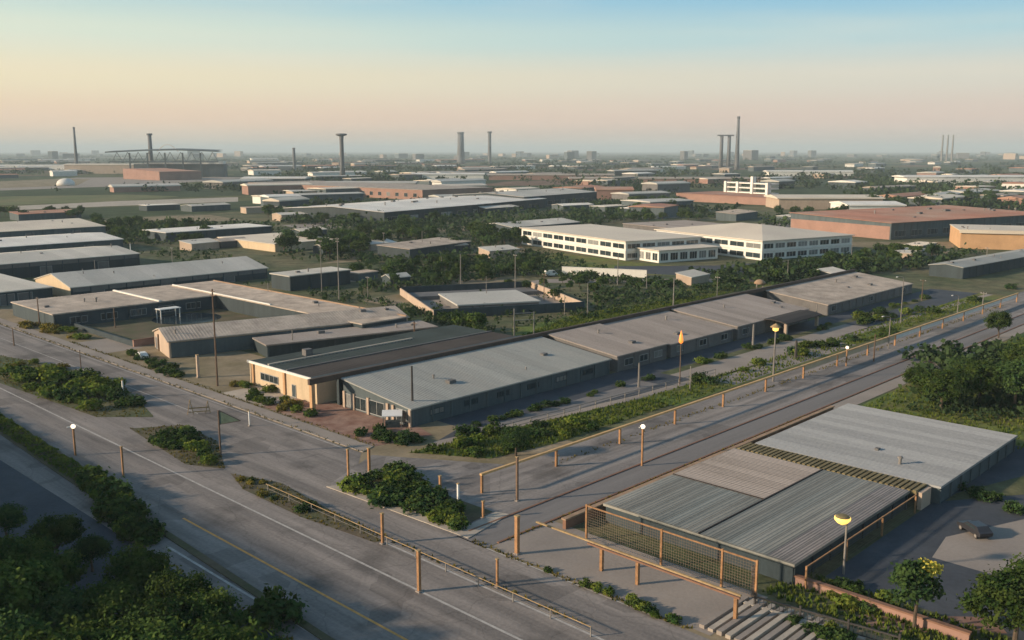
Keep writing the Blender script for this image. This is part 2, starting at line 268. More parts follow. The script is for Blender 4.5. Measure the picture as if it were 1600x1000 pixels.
pv = sheet('pavement_frontage', [(83.8,112),(86.6,113),(87.2,420),(84.2,420)], .12, M['concrete'], thick=.12)
pv2 = sheet('pavement_corner', [(71.2,103.5),(72.5,76.9),(81.2,78.6),(80.6,80.4),(74,79.6),(72.9,102.5)], .12, M['concrete_pale'], thick=.12)
sheet('corner_bed', [(73.0,102.2),(74.1,79.9),(80.4,80.8),(80.2,90),(83,99)], .1, M['soil'])
sheet('brick_plaza', [(87,113),(97,111),(99,118),(97,146),(87.4,146)], .03, M['brick_paving'])
sheet('forecourt', rect(87.4,146,95,160), .034, M['concrete_pale'])
sheet('side_yard', rect(87.3,211,96,228), .03, M['concrete'])
sheet('service_yard', [(95,108),(103,111),(103,117),(320,116),(320,96),(140,101.5)], .026, M['asphalt_dark'])  # dark tone paints in the shadow of the long row across the yard
sheet('yard_paving', rect(158,99.4,238,107.5), .030, M['concrete'])
sheet('yard_paving', rect(104,104.5,150,108.6), .030, M['walkway'])
sheet('yard_verge', rect(158,107.5,300,110), .034, M['grass_dark'])
sheet('service_path', [(92,106.3),(95,108.3),(140,102.6),(320,98.6),(320,96.6),(139,100.6),(96,106)], .034, M['concrete'])
sheet('green_mound', [(88.5,107),(97,105.6),(139,100.2),(139,94),(107,94),(95,96)], .05, M['grass'])
sheet('boulevard_verge', rect(139,93,320,101), .03, M['grass'])
sheet('forecourt_right', rect(160,93.5,214,99), .036, M['concrete'])
sheet('lawn', [(153.5,36),(290,36),(290,69.5),(166,69.5),(153.5,68.5)], .02, M['grass'])
sheet('hall_apron', rect(82.3,42,122,70.3), .032, M['grass_dark'])
sheet('parking_right', rect(84,-20,156,42), .022, M['asphalt_dark'])  # shade over the lot is put into this dark tone
sheet('parking_sunlit_patch', [(105,35.6),(112,36.6),(126,31),(120,25),(105,26.8)], .03, M['concrete'])  # pale sheet painted in the outline of a patch of sunlight
sheet('verge_strip_right', [(124,41),(128,41),(150,34),(150,28),(140,30)], .03, M['grass_dark'])
sheet('garden', rect(83.5,22,92,45.5), .028, M['grass_dark'])
sheet('garden_path', [(84,33),(92.5,24),(95,26),(86,36)], .034, M['brick_paving'])
sheet('concrete_yard', pix((-60,291),(-60,300),(130,293),(225,290),(395,277.5),(330,276),(120,277.5)), .06, M['concrete'])
sheet('tan_field', pix((-60,286),(-60,296),(120,290),(140,280),(100,279)), .07, M['dirt'])
sheet('green_field', pix((-40,308),(-40,322),(170,315),(280,307),(200,304)), .05, M['field'])
sheet('distant_road', pix((-40,325),(-40,331),(180,322),(372,315),(372,308),(190,314)), .06, M['concrete_pale'])
sheet('bare_patch', pix((510,345),(600,352),(660,358),(650,349),(580,342)), .06, M['dirt'])
sheet('sandy_track', pix((1325,378),(1490,378),(1490,388),(1420,388),(1330,386)), .03, M['dirt'])
sheet('office_lawn', pix((800,405),(870,395),(1010,412),(1140,420),(1120,432),(930,428),(800,412)), .024, M['grass'])
sheet('bare_lot', pix((500,412),(560,400),(700,405),(830,397),(815,385),(700,398),(540,410)), .024, M['dirt'])
sheet('meadow', pix((800,535),(1040,482),(1150,455),(1350,428),(1120,440),(900,492),(800,512)), .024, M['grass'])
sheet('far_track', pix((640,462),(860,442),(1180,440),(1180,436),(860,436),(640,456)), .028, M['concrete'])
sheet('office_apron', pix((960,425),(1110,433),(1400,404),(1400,396),(1120,415),(960,416)), .03, M['asphalt_dark'])
sheet('cart_track', pix((800,400),(830,390),(780,385),(730,392),(740,398)), .03, M['dirt'])
for q_, (a, b_, c_, d_, m) in enumerate([((200,340),(330,336),(380,344),(220,349),'dirt'),((440,352),(560,344),(600,350),(480,360),'concrete'),((630,358),(760,352),(800,357),(660,364),'dirt'),((930,336),(1030,332),(1060,340),(960,343),'concrete'),((1130,352),(1260,346),(1290,352),(1160,358),'concrete'),((560,470),(640,456),(690,462),(610,478),'dirt'),((430,436),(520,430),(560,440),(450,446),'concrete'),((690,440),(800,432),(830,437),(700,447),'dirt'),((1330,398),(1480,392),(1500,398),(1350,405),'dirt')]): sheet('yard', pix(a,b_,c_,d_), .05, M[m])
# ---------------------------------------------------------------- foliage prototypes
def crown_mesh(name, m, rx, ry, rz, zc, nclump, nleaf, leaf, clump, seed, lobes=5, low=-.55):
    g = np.random.default_rng(seed)
    lob = g.normal(size=(lobes,3)); lob /= np.linalg.norm(lob,axis=1)[:,None]; lob[:,2] = np.abs(lob[:,2])*.7
    d = g.normal(size=(nclump*3,3)); d /= np.linalg.norm(d,axis=1)[:,None]; d = d[d[:,2] > low][:nclump]; k = len(d)
    rad = .62 + .38*np.clip((d@lob.T).max(1),0,1)**1.5
    rad *= np.where(g.random(k) < .3, g.uniform(.35,.8,k), g.uniform(.85,1.05,k))
    c = d*rad[:,None]*np.array([rx,ry,rz]) + np.array([0,0,zc])
    cs = clump*g.uniform(.6,1.3,k)
    p = np.repeat(c,nleaf,0) + g.normal(size=(k*nleaf,3))*np.repeat(cs,nleaf)[:,None]*np.array([.55,.55,.4])
    out = np.repeat(d,nleaf,0)*.6 + g.normal(size=p.shape)*.55 + np.array([0,0,.45]); out /= np.linalg.norm(out,axis=1)[:,None]
    a = np.cross(out, g.normal(size=p.shape)); a /= np.linalg.norm(a,axis=1)[:,None]+1e-9; b = np.cross(out,a)
    s = leaf*g.uniform(.55,1.25,len(p))[:,None]
    q = np.stack([p-a*s*.5, p-b*s*.34, p+a*s*.5, p+b*s*.34],1).reshape(-1,3)
    q[:,2] = np.maximum(q[:,2], .03)
    me = bpy.data.meshes.new(name); n = len(p)
    me.vertices.add(n*4); me.vertices.foreach_set('co', q.astype(np.float32).ravel()); me.loops.add(n*4); me.loops.foreach_set('vertex_index', np.arange(n*4,dtype=np.int32))
    me.polygons.add(n); me.polygons.foreach_set('loop_start', np.arange(0,n*4,4,dtype=np.int32)); me.polygons.foreach_set('loop_total', np.full(n,4,dtype=np.int32)); me.update(); me.materials.append(m); return me
def trunk_mesh(name, h, r, rx, zc, rz, seed, limbs=6):
    rd = random.Random(seed); b = MB(); top = zc + rz*.35
    b.tube([(0,0,-.1),(.02,0,h*.5),(rd.uniform(-.2,.2),rd.uniform(-.2,.2),h),(rd.uniform(-.4,.4),rd.uniform(-.4,.4),top)], [r*1.25,r,r*.8,r*.25], 7)
    for i in range(limbs):
        t = 2*math.pi*(i+rd.random()*.6)/limbs; z0 = h*rd.uniform(.75,1.15); e = rx*rd.uniform(.5,.8); zz = zc + rz*rd.uniform(-.2,.5)
        b.tube([(0,0,z0),(math.cos(t)*e*.5,math.sin(t)*e*.5,(z0+zz)/2+.1),(math.cos(t)*e,math.sin(t)*e,zz)], [r*.5,r*.32,r*.1], 5)
    return b.mesh(name, M['bark'])
PT = {}                                            # big leafy trees near the camera
for i, (rx, rz, zc, n, s) in enumerate([(4.2,3.3,5.0,130,1),(3.6,3.0,4.6,110,2),(4.8,3.0,4.6,150,3)]):
    PT['near%d'%i] = (trunk_mesh('trunk',2.6,.24,rx,zc,rz,s), crown_mesh('crown',M['leaf_a' if i!=1 else 'leaf_b'],rx,rx*.95,rz,zc,n,62,.42,.85,s,6), zc+rz)
for i, (rx, rz, zc, n, s) in enumerate([(3.2,2.6,4.2,46,11),(2.7,2.9,4.3,40,12),(3.6,2.3,3.7,50,13),(3.0,2.2,3.6,42,14)]):
    PT['mid%d'%i] = (trunk_mesh('trunk',2.0,.2,rx,zc,rz,s,4), crown_mesh('crown',M['leaf_b' if i%2 else 'leaf_a'],rx,rx,rz,zc,n,22,.85,.9,s,5), zc+rz)
SH = {}
for i, (m, rx, rz, n, s) in enumerate([('leaf_a',1.3,1.0,34,21),('leaf_g',1.2,.9,30,22),('leaf_b',1.5,1.1,36,23),('leaf_y',1.1,.8,28,24)]):
    SH[i] = crown_mesh('foliage', M[m], rx, rx, rz, rz*.45, n, 16, .42, .42, s, 5, -.3)
def tree(kind, x, y, s, label, group, name='leafy_tree', cat='tree'):
    r = empty(name, (x,y,0), random.uniform(0,6.28)); tr, cr, _ = PT[kind]; sz = s*random.uniform(.9,1.12)
    link('trunk', tr, r, scale=(s,s,sz)); link('crown', cr, r, scale=(s*random.uniform(.9,1.1),s,sz)); return tag(r, label, cat, group)
def shrub(kind, x, y, s, label, group, z=.05, sz=None):
    o = link('shrub', SH[kind], None, (x,y,z), (0,0,random.uniform(0,6.28)), (s*random.uniform(.85,1.2), s*random.uniform(.85,1.2), sz or s*random.uniform(.8,1.15))); return tag(o, label, 'shrub', group)
def inpoly(p, poly):
    x, y = p; c = False
    for i in range(len(poly)):
        (x1,y1),(x2,y2) = poly[i], poly[i-1]
        if (y1 > y) != (y2 > y) and x < (x2-x1)*(y-y1)/(y2-y1)+x1: c = not c
    return c
def scatter(poly, n, seed, gap=0):
    rd = random.Random(seed); xs = [p[0] for p in poly]; ys = [p[1] for p in poly]; out = []; k = 0
    while len(out) < n and k < n*60:
        k += 1; p = (rd.uniform(min(xs),max(xs)), rd.uniform(min(ys),max(ys)))
        if inpoly(p, poly) and all((p[0]-q[0])**2+(p[1]-q[1])**2 > gap*gap for q in out): out.append(p)
    return out
# ---------------------------------------------------------------- buildings
PANEL = {}
def panel_mesh(w, l, m, ribs=4, rh=.035):
    k = (round(w,2), round(l,2), m, ribs, rh)
    if k in PANEL: return PANEL[k]
    b = MB(); pr = []; p = (w-.06)/ribs
    for i in range(ribs): pr += [(i*p,0),(i*p+.52*p,0),(i*p+.64*p,rh),(i*p+.86*p,rh)]
    pr.append((ribs*p,0))
    for (x1,z1),(x2,z2) in zip(pr, pr[1:]): b.face((x1,0,z1),(x2,0,z2),(x2,l,z2),(x1,l,z1))
    b.face((0,0,0),(0,0,-.06),(ribs*p,0,-.06),(ribs*p,0,0))
    PANEL[k] = b.mesh('roof_panel', M[m]); return PANEL[k]
wr = random.Random(3)
def opening(root, face, u, z, w, h, D=0, name='window', m='frame', pm='glass', bars=1):
    """a framed opening on the local x=0 face ('x', u along y) or the y=0 face ('y', u along x)"""
    f = MB(); t = .12; dp = .1
    def bx(b, a0, z0, a1, z1, d0, d1):
        if face == 'x': b.box(-d1, a0, z0, -d0, a1, z1)
        else: b.box(a0, -d1, z0, a1, -d0, z1)
    bx(f,u,z,u+w,z+t,-.1,dp); bx(f,u,z+h-t,u+w,z+h,-.1,dp); bx(f,u,z+t,u+t,z+h-t,-.1,dp); bx(f,u+w-t,z+t,u+w,z+h-t,-.1,dp)
    for i in range(1, bars): c = u+w*i/bars; bx(f,c-.05,z+t,c+.05,z+h-t,.03,.08)
    o = f.build(name, M[m], root); g = MB(); bx(g,u+t,z+t,u+w-t,z+h-t,-.05,.03); g.build('pane' if pm == 'glass' else 'leaf', M[('glass','glass','glass','blind')[wr.randrange(4)] if pm == 'glass' else pm], o); return o
def building(name, label, o, Wd, D, h, rot=0, roof='flat', rh=1.5, wall='wall_metal', roofm='roof_grey', npan=0, group=None, eave=.4, cat='building', ribs=5, pil=0, ridge=.5, fascia=None):
    r = tag(empty(name, (o[0],o[1],0), R(rot)), label, cat, group); e = eave
    if roof == 'gable': prof = [(0,0),(D,0),(D,h),(D*ridge,h+rh),(0,h)]
    elif roof == 'mono': prof = [(0,0),(D,0),(D,h+rh),(0,h)]
    else: prof = [(0,0),(D,0),(D,h),(0,h)]
    MB().prism(prof, 0, Wd).build('wall', M[wall], r)
    th = .22; b = MB(); slopes = []
    if roof == 'flat':
        b.box(-e,-e,h+.01,Wd+e,D+e,h+.3); slopes = [(-e, h+.31, D+2*e, 0)]
    elif roof == 'gable':
        yr = D*ridge; s1 = rh/yr; s2 = rh/(D-yr)
        prof2 = [(-e,h-e*s1+.01),(yr,h+rh+.01),(D+e,h-e*s2+.01),(D+e,h-e*s2+th),(yr,h+rh+th),(-e,h-e*s1+th)]
        b.prism(prof2, -e, Wd+e); slopes = [(-e, h-e*s1+th+.02, math.hypot(yr+e,(yr+e)*s1), math.atan(s1))]
        slopes2 = [(D+e, h-e*s2+th+.02, math.hypot(D-yr+e,(D-yr+e)*s2), math.atan(s2))]
    elif roof == 'mono':
        s1 = rh/D; b.prism([(-e,h-e*s1+.01),(D+e,h+rh+e*s1+.01),(D+e,h+rh+e*s1+th),(-e,h-e*s1+th)], -e, Wd+e); slopes = [(-e, h-e*s1+th+.02, math.hypot(D+2*e,(D+2*e)*s1), math.atan(s1))]
    elif roof == 'hip':
        m = min(Wd,D)/2; a = (m,m) if Wd >= D else (m,m); c = (Wd-m,m) if Wd >= D else (m,D-m)
        n0 = [(-e,-e,h+.01),(Wd+e,-e,h+.01),(Wd+e,D+e,h+.01),(-e,D+e,h+.01)]; n1 = [(x,y,h+.35) for x,y,_ in n0]
        b.face(*n0[::-1])
        for i in range(4): b.face(n0[i],n0[(i+1)%4],n1[(i+1)%4],n1[i])
        A = (a[0],a[1],h+rh); Cc = (c[0],c[1],h+rh)
        if Wd >= D: b.face(n1[0],n1[1],Cc,A); b.face(n1[1],n1[2],Cc); b.face(n1[2],n1[3],A,Cc); b.face(n1[3],n1[0],A)
        else: b.face(n1[0],n1[1],A); b.face(n1[1],n1[2],Cc,A); b.face(n1[2],n1[3],Cc); b.face(n1[3],n1[0],A,Cc)
    rf = b.build('roof', M[fascia or roofm], r)
    if npan:
        w = (Wd+2*e)/npan
        for y0, z0, l, a in slopes:
            me = panel_mesh(w, l, roofm, ribs)
            for i in range(npan): link('roof_panel', me, rf, (-e+i*w, y0, z0), (a,0,0))
        if roof == 'gable':
            for y0, z0, l, a in slopes2:
                me = panel_mesh(w, l, roofm, ribs)
                for i in range(npan): link('roof_panel', me, rf, (-e+(i+1)*w, y0, z0), (a,0,math.pi) if False else (-a,0,0), (-1,-1,1))
    if npan >= 4 and roof != 'hip':
        for q in range(max(2, int(Wd//11))):
            u = wr.uniform(2, Wd-2); v = wr.uniform(.2,.8)*D
            z = h+.3 if roof == 'flat' else (h+rh*v/D+.15 if roof == 'mono' else h+rh*(1-abs(v-D*ridge)/(D*ridge if v < D*ridge else D-D*ridge))+.15)
            k = wr.uniform(.35,.8)*(1 if Wd < 100 else 2)
            if wr.random() < .6: MB().box(-k,-k*.7,-.1,k,k*.7,k*.8).build('roof_vent', M['wall_grey'], r, (u,v,z))
            else: MB().lathe([(k*.3,-.1),(k*.3,k*1.2),(k*.55,k*1.25),(k*.5,k*1.5),(.05,k*1.7)],10).build('roof_vent', M['steel'], r, (u,v,z))
    if pil:
        me = MB().box(0,-.16,.02,.35,-.01,h-.25).mesh('pilaster', M[wall])
        for i in range(pil): link('pilaster', me, r, (.1+i*(Wd-.6)/(pil-1),0,0))
    return r
# long row beside the boulevard, seen over its roofs
ROW = [('long_shed','long shed with grey corrugated metal roof and glazed end facing the brick plaza',97.5,52.5,'roof_grey',18,'wall_metal',.0),
       ('long_shed','brown-grey roofed shed joined to the far end of the grey corrugated one',152.5,17.5,'roof_brown',6,'wall_grey',.25),
       ('long_shed','shed with plain brown-grey roof behind the orange flame lamp',171.5,26,'roof_brown',8,'wall_grey',-.1),
       ('long_shed','shed in the row with dark bowed porch roof beside the tall cone-hat lamp',199.5,36,'roof_brown',10,'wall_grey',.15),
       ('long_shed','low shed with tan and grey roof at the far end of the long row',247,59,'roof_tan',14,'wall_grey',-.1)]
rowb = []
for nm, lb, x, w, rm, npn, wm, dz in ROW:
    rowb.append(building(nm, lb, (x,116.8), w, 18.6, 3.0+dz, 0, 'mono', 2.0, wm, rm, npn, 'sheds of the long row', .3, pil=int(w//4)))
r0 = rowb[0]
for i, (u, w, h, nm, m) in enumerate([(1.2,2.6,2.4,'window','frame'),(7.0,4.2,2.5,'window','frame'),(12.0,3.4,2.3,'window','frame'),(16.0,2.2,2.4,'window','frame')]):
    opening(r0, 'x', u, .25, w, h, name=nm, m=m, bars=2)
for u in (.25,4.6,6.1,11.4,15.5,18.25): MB().box(-.28,u-.28,0,-.01,u+.28,3.0).build('pilaster', M['wall_beige'], r0)
for i in range(6): opening(r0, 'y', 4+i*8, 1.2, 3.2, 1.1, m='wall_dark', bars=3)
for k in (1,2,3,4):
    for i in range(3): opening(rowb[k], 'y', 2.5+i*(ROW[k][3]-6)/2.2, .9, 3.0, 1.5, m='frame', bars=2)
# sub-roof steps that show as pale seams
for x, k in ((169.9,0),(197.6,1),(151.4,2)):
    pass
pr = tag(empty('porch', (212,110.5,0)), 'dark bowed porch roof on thick post against the long row', 'porch')
MB().prism([(0,3.1),(1.5,3.5),(4,3.75),(6.2,3.6),(6.2,3.4),(4,3.5),(1.5,3.2),(0,2.9)], 0, 19).build('canopy', M['roof_dark'], pr)
for x in (1.2, 17.6): MB().box(x,.6,0,x+.7,1.3,3.0).build('post', M['wall_beige'], pr)
# parapet beam behind the long row
pb = tag(empty('parapet_wall', (91,136.2,0)), 'dark brown parapet beam running along the top of the long row', 'parapet')
MB().box(0,0,4.95,216,.6,5.95).build('beam', M['ridge_brown'], pb); MB().box(6,1.6,4.5,216,2.1,5.45).build('back_kerb', M['wall_grey'], pb); MB().box(6.6,.7,0,215,1.4,4.9).build('wall', M['wall_dark'], pb)
for x in (.3,): MB().box(x,-.1,0,x+.7,.65,4.95).build('post', M['wall_orange'], pb)
ob = building('added_shade_block','plain four-storey block added out of frame to shade the dark lot',(-14,100),26,105,15.5,0,'flat',0,'wall_beige','roof_tan',0,None,.4)  # unseen block, added only to throw shade on the lot and grove
for fl_ in range(4):
    for q in range(9):
        f_ = MB().box(26.01,4+q*11.5,1+fl_*3.6,26.12,8+q*11.5,2.8+fl_*3.6).build('window', M['frame'], ob); MB().box(26.12,4.2+q*11.5,1.2+fl_*3.6,26.16,7.8+q*11.5,2.6+fl_*3.6).build('pane', M['glass'], f_)
# dark roofed building with the cream front
b2 = building('dark_roofed_building','cream fronted building with dark flat roof and one wide window',(95,140),54,22.5,4.3,0,'flat',0,'wall_cream','roof_darkteal',0,None,.15)
MB().box(-.5,-.2,4.62,54.2,1,5.0).build('roof_kerb', M['wall_dark'], b2)
rf = [c for c in b2.children if c.name.startswith('roof')][0]
for k, (y0, y1, m) in enumerate([(1.1,9.6,'roof_dark'),(10.2,22.2,'roof_darkteal')]):
    me = panel_mesh(4.5, y1-y0, m, 5, .05)
    for i in range(12): link('roof_panel', me, rf, (.1+i*4.48, y0, 4.63))
MB().box(.2,9.7,4.62,54,10.1,4.85).build('roof_kerb', M['wall_grey'], b2)
MB().box(.3,16,4.62,36,16.5,4.9).build('roof_kerb', M['concrete_pale'], b2)
MB().box(-.45,-.1,4.35,-.16,22.7,4.78).build('coping', M['wall_white'], b2)
opening(b2,'x',12.4,1.5,6.2,1.5,bars=4); opening(b2,'x',6.6,.05,1.3,2.4,name='door',pm='wall_dark')
for u in (1.0,9.9,20.8): MB().box(-.3,u,0,-.01,u+.6,4.3).build('pilaster', M['wall_orange'], b2)
MB().box(10,18,4.62,11.6,19.4,5.9).build('roof_vent', M['wall_grey'], b2)
# beige ended gabled hall
b3 = building('gabled_hall','grey gabled hall with a beige end wall beside the frontage road',(94.9,195.8),58,14.5,3.7,-14,'gable',1.7,'wall_beige','roof_tan',16,None,.35,pil=14,ridge=.55)
MB().box(-.25,9.6,0,-.01,10.1,3.8).build('pilaster', M['wood_pole'], b3)
MB().box(.5,-.2,.1,57.5,-.02,3.4).build('cladding', M['wall_metal'], b3)
opening(b3,'x',10.6,.05,2.6,2.7,name='roller_door',pm='wall_grey')
ln = building('lean_to_roof','low grey flat roof along the shaded side of the gabled hall',(110,180.5),42,9.5,2.7,-14,'flat',0,'wall_dark','roof_brown',10,None,.3,pil=9)
# flat roofed U round a courtyard
u1 = building('flat_roofed_wing','flat tan roofed wing at the head of the courtyard',(91,250),46,29,3.6,0,'flat',0,'wall_dark','roof_tan',10,'wings round the courtyard',.3,pil=8)
u2 = building('flat_roofed_wing','long pinkish roofed wing running away along the courtyard with orange coping',(136.4,181),13.6,95,3.9,0,'flat',0,'wall_dark','roof_tan',4,'wings round the courtyard',.3)
MB().box(13.5,0,4.22,13.9,95,4.5).build('coping', M['orangepaint'], u2); MB().box(-.3,40,4.22,.1,95,4.5).build('coping', M['wall_white'], u2)
MB().box(28,-.3,3.92,28.6,29,4.3).build('coping', M['wall_white'], u1)
for i in range(5): opening(u1,'y',4+i*8,.8,4.5,1.8,bars=3)
sheet('courtyard', rect(96,214,136,249.5), .03, M['soil'])
tag(MB().lathe([(9,.03),(9,.07)],24,(122,240)).build('courtyard_pond', M['water']), 'dark round pond in the courtyard of the flat-roofed wings', 'pond')
yw = tag(empty('courtyard_wall',(95,213.4,0)), 'low brown wall closing the courtyard towards the gabled hall','wall')
MB().box(0,0,0,41,.5,1.5).build('wall', M['wall_brick'], yw); MB().box(-.1,-.1,1.5,41.1,.6,1.65).build('coping', M['redkerb'], yw); MB().box(0,.5,0,.5,36,1.3).build('return_wall', M['wall_dark'], yw)
ca = tag(empty('canopy',(116,243,0)), 'small white canopy on posts standing in the courtyard','canopy')
MB().box(0,0,2.6,6,3,2.8).build('canopy_roof', M['whitemetal'], ca)
for x,y in ((.2,.2),(5.6,.2),(.2,2.6),(5.6,2.6)): MB().box(x,y,0,x+.2,y+.2,2.6).build('post', M['whitemetal'], ca)
# sheds on the left
SHEDS = [('metal_shed','grey gabled shed with sunlit cream end wall nearest on the left',(113.9,296.9),68.5,28.7,3.6,0,'gable',3.0,'wall_dark','roof_pale',18),
 ('metal_shed','small pale roofed teal shed cut off by the left edge of the picture',(83.2,299),26,50,3.9,0,'flat',0,'wall_dark','roof_pale',6),
 ('metal_shed','long pale roofed shed with dark wall just behind the grey gabled one',(101,360),64,40,5.4,0,'gable',1.6,'wall_dark','roof_pale',14),
 ('metal_shed','white edged shed with blue-grey wall, third back on the left',(117,428),72,46,5.1,0,'gable',1.6,'wall_metal','roof_white',12),
 ('metal_shed','shed with cream sloping roof, farthest of the left stack of sheds',(147,512),70,70,4.9,0,'gable',2.4,'wall_metal','roof_cream',10),
 ('flat_shed','white flat roofed shed with dark teal sides left of centre',(222,453),60,25,4.4,0,'flat',0,'wall_dark','roof_white',8),
 ('flat_shed','low cream building half hidden by trees left of centre',(233,372),35,50,3.4,0,'flat',0,'wall_cream','roof_cream',5),
 ('open_shed','small open shed with pale grey roof by the orange coped wing',(170,263.4),24,11,4.7,0,'flat',0,'wall_dark','roof_pale',6),
 ('flat_shed','low tan roofed shed with posts before the dark trees',(257,307),43,18,4.0,10,'mono',.8,'wall_dark','roof_tan',8),
 ('arched_shed','dark shed with low curved grey roof behind the office',(357,343),54,27,5.4,0,'gable',1.6,'wall_dark','roof_pale',10),
 ('factory_hall','wide white roofed factory hall in the middle distance',(371,467),200,85,7.2,12,'gable',2.2,'wall_dark','roof_white',14),
 ('factory_hall','factory hall with blue shaded wall joined behind the white roofed one',(545,512),118,70,9,10,'gable',2.4,'wall_dark','roof_pale',10),
 ('brick_factory','long low brick-red factory with pale roof edge far left of centre',(574,666),91,300,9.2,0,'flat',0,'wall_brick','roof_tan',0),
 ('factory_hall','large flat red roofed factory hall behind the office',(483,197),142,67,8.5,-15,'mono',1.6,'wall_metal','roof_red',14),
 ('orange_store','tan-orange walled store with pale roof at the right edge',(463,156),60,40,8.1,-64,'flat',0,'wall_orange','roof_cream',8),
 ('red_roofed_works','wide low red roofed works beside the white gantry building',(715,345),60,150,5.5,-5,'mono',1.4,'wall_brick','roof_red',0),
 ('pink_roofed_works','distant pink walled works on the plain at far left',(680,1397),69,125,13,0,'mono',3,'wall_brick','roof_red',0),
 ('row_end_shed','grey shed with shiny roof beyond the end of the long row',(352,117),84,12,4,-5,'gable',.8,'wall_dark','roof_grey',12)]
for q in SHEDS:
    nm, lb, o, w, d, h, ro, rf_, rh, wm, rm, npn = q
    b = building(nm, lb, o, w, d, h, ro, rf_, rh, wm, rm, npn, None, .4 if w < 120 else .8, pil=max(4,int(w//5)) if nm in ('metal_shed','open_shed','factory_hall','row_end_shed','flat_shed') else 0)
    if nm == 'metal_shed':
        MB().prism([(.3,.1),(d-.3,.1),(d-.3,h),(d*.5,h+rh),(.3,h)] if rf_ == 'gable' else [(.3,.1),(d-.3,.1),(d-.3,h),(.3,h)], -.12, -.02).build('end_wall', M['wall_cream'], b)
        for i in range(3): opening(b,'y',6+i*(w-14)/2.4,.05,4.2,min(h-.6,3.6),name='roller_door',pm='wall_grey',m='frame')
        if rf_ == 'gable' and 'grey gabled' in lb: MB().box(.2,-.14,h-1.5,w-.2,-.02,h-.1).build('cladding', M['wall_grey'], b)
    if nm == 'factory_hall':
        for i in range(10): opening(b,'y',3+i*(w-10)/10,1.5,w/16,h*.35,bars=3)
    if nm == 'brick_factory':
        for i in range(22): opening(b,'x',8+i*13,2.5,5,3.5,bars=2)
    if 'red roofed factory' in lb:
        for i in range(9): opening(b,'x',3+i*7,2,3.6,4,m='wall_orange')
        MB().box(-.15,.5,.1,-.02,66.5,6.8).build('end_wall', M['wall_brick'], b)
    if nm == 'orange_store': MB().box(-.7,-.9,7.3,60.8,-.5,8.9).build('fascia', M['roof_cream'], b)
MIDS = [(230,330,26,14,4,'roof_white'),(300,331,34,14,4,'roof_pale'),(385,334,30,12,4,'roof_tan'),(440,346,22,14,4,'roof_pale'),(560,331,40,14,4,'roof_white'),(760,336,34,16,4.5,'roof_pale'),(945,332,30,16,4,'roof_pale'),(1150,346,36,14,4.5,'roof_tan'),(1240,349,26,12,4,'roof_pale'),(505,398,16,9,3,'roof_cream'),(690,396,14,8,3,'roof_tan'),(765,404,16,8,3,'roof_pale'),(1425,408,22,9,3,'roof_pale'),(30,345,40,16,4,'roof_red'),(560,440,9,6,2.6,'roof_tan'),(610,446,8,5,2.4,'roof_pale'),(300,392,16,9,3,'roof_pale'),(345,388,14,9,3,'roof_tan'),(1300,440,10,6,2.6,'roof_pale'),(1080,446,12,6,2.6,'roof_pale'),(580,392,14,8,3,'roof_white'),(470,372,18,10,3.4,'roof_cream'),(1005,338,40,18,5,'roof_white'),(880,330,30,14,4,'roof_white'),(1440,395,18,8,3,'roof_cream')]
for q_, (px, py, w, d, h, rm) in enumerate(MIDS):
    building('small_shed','small '+{'roof_white':'white','roof_pale':'pale grey','roof_tan':'tan','roof_red':'red','roof_cream':'cream'}[rm]+' roofed shed among the mid-distance trees',at(px,py),w,d,h,wr.uniform(-14,10),wr.choice(['flat','gable','mono']),1.0,wr.choice(['wall_dark','wall_metal','wall_beige']),rm,max(3,int(w//4)),'small sheds among the trees',.3)
# white office: two storeys, three blocks
def office(lb, o, w, d, h, rot, roof, rh, rm, nx, ny, fl):
    b = building('office_building', lb, o, w, d, h, rot, roof, rh, 'wall_white', rm, 0, 'blocks of the white office', .9)
    sh = h/fl
    for f in range(fl):
        for i in range(nx): opening(b,'x',.8+i*(d-1)/nx,f*sh+.75,(d-1)/nx-1.1,sh-1.75,bars=2,m='wall_white')
        for i in range(ny): opening(b,'y',.8+i*(w-1)/ny,f*sh+.75,(w-1)/ny-1.1,sh-1.75,bars=3,m='wall_white')
        if f: MB().box(-.35,-.35,f*sh-.25,w+.2,d+.2,f*sh+.25).build('string_course', M['wall_white'], b)
    return b
office('white two-storey office wing with sunlit front and row of dark windows',(315.7,238.5),41,82,7.8,-15,'flat',0,'roof_cream',9,5,2)
office('lower white office block standing forward between the two tall wings',(317.8,223.2),32,14.0,4.9,-15,'flat',0,'roof_cream',3,6,1)
office('hip-roofed white office block with blue shaded window bands',(354.9,197.7),55,68,7.9,-15,'hip',4.2,'roof_cream',7,8,2)
bk = building('brown_annex','brown flat roofed annex behind the white office',(385,262),42,40,7.6,-15,'flat',0,'wall_grey','roof_brown',8,None,.4)
wg = tag(empty('gantry_building',(760,420,0),R(-20)),'white open framed gantry building beyond the red roof','building')
for k in range(3): MB().box(0,0,7+k*4.2,12,60,8+k*4.2).build('floor', M['wall_white'], wg)
for y in (0,20,40,57): MB().box(-1,y,0,3,y+3,22 if y==20 else 17).build('tower', M['wall_white'], wg)
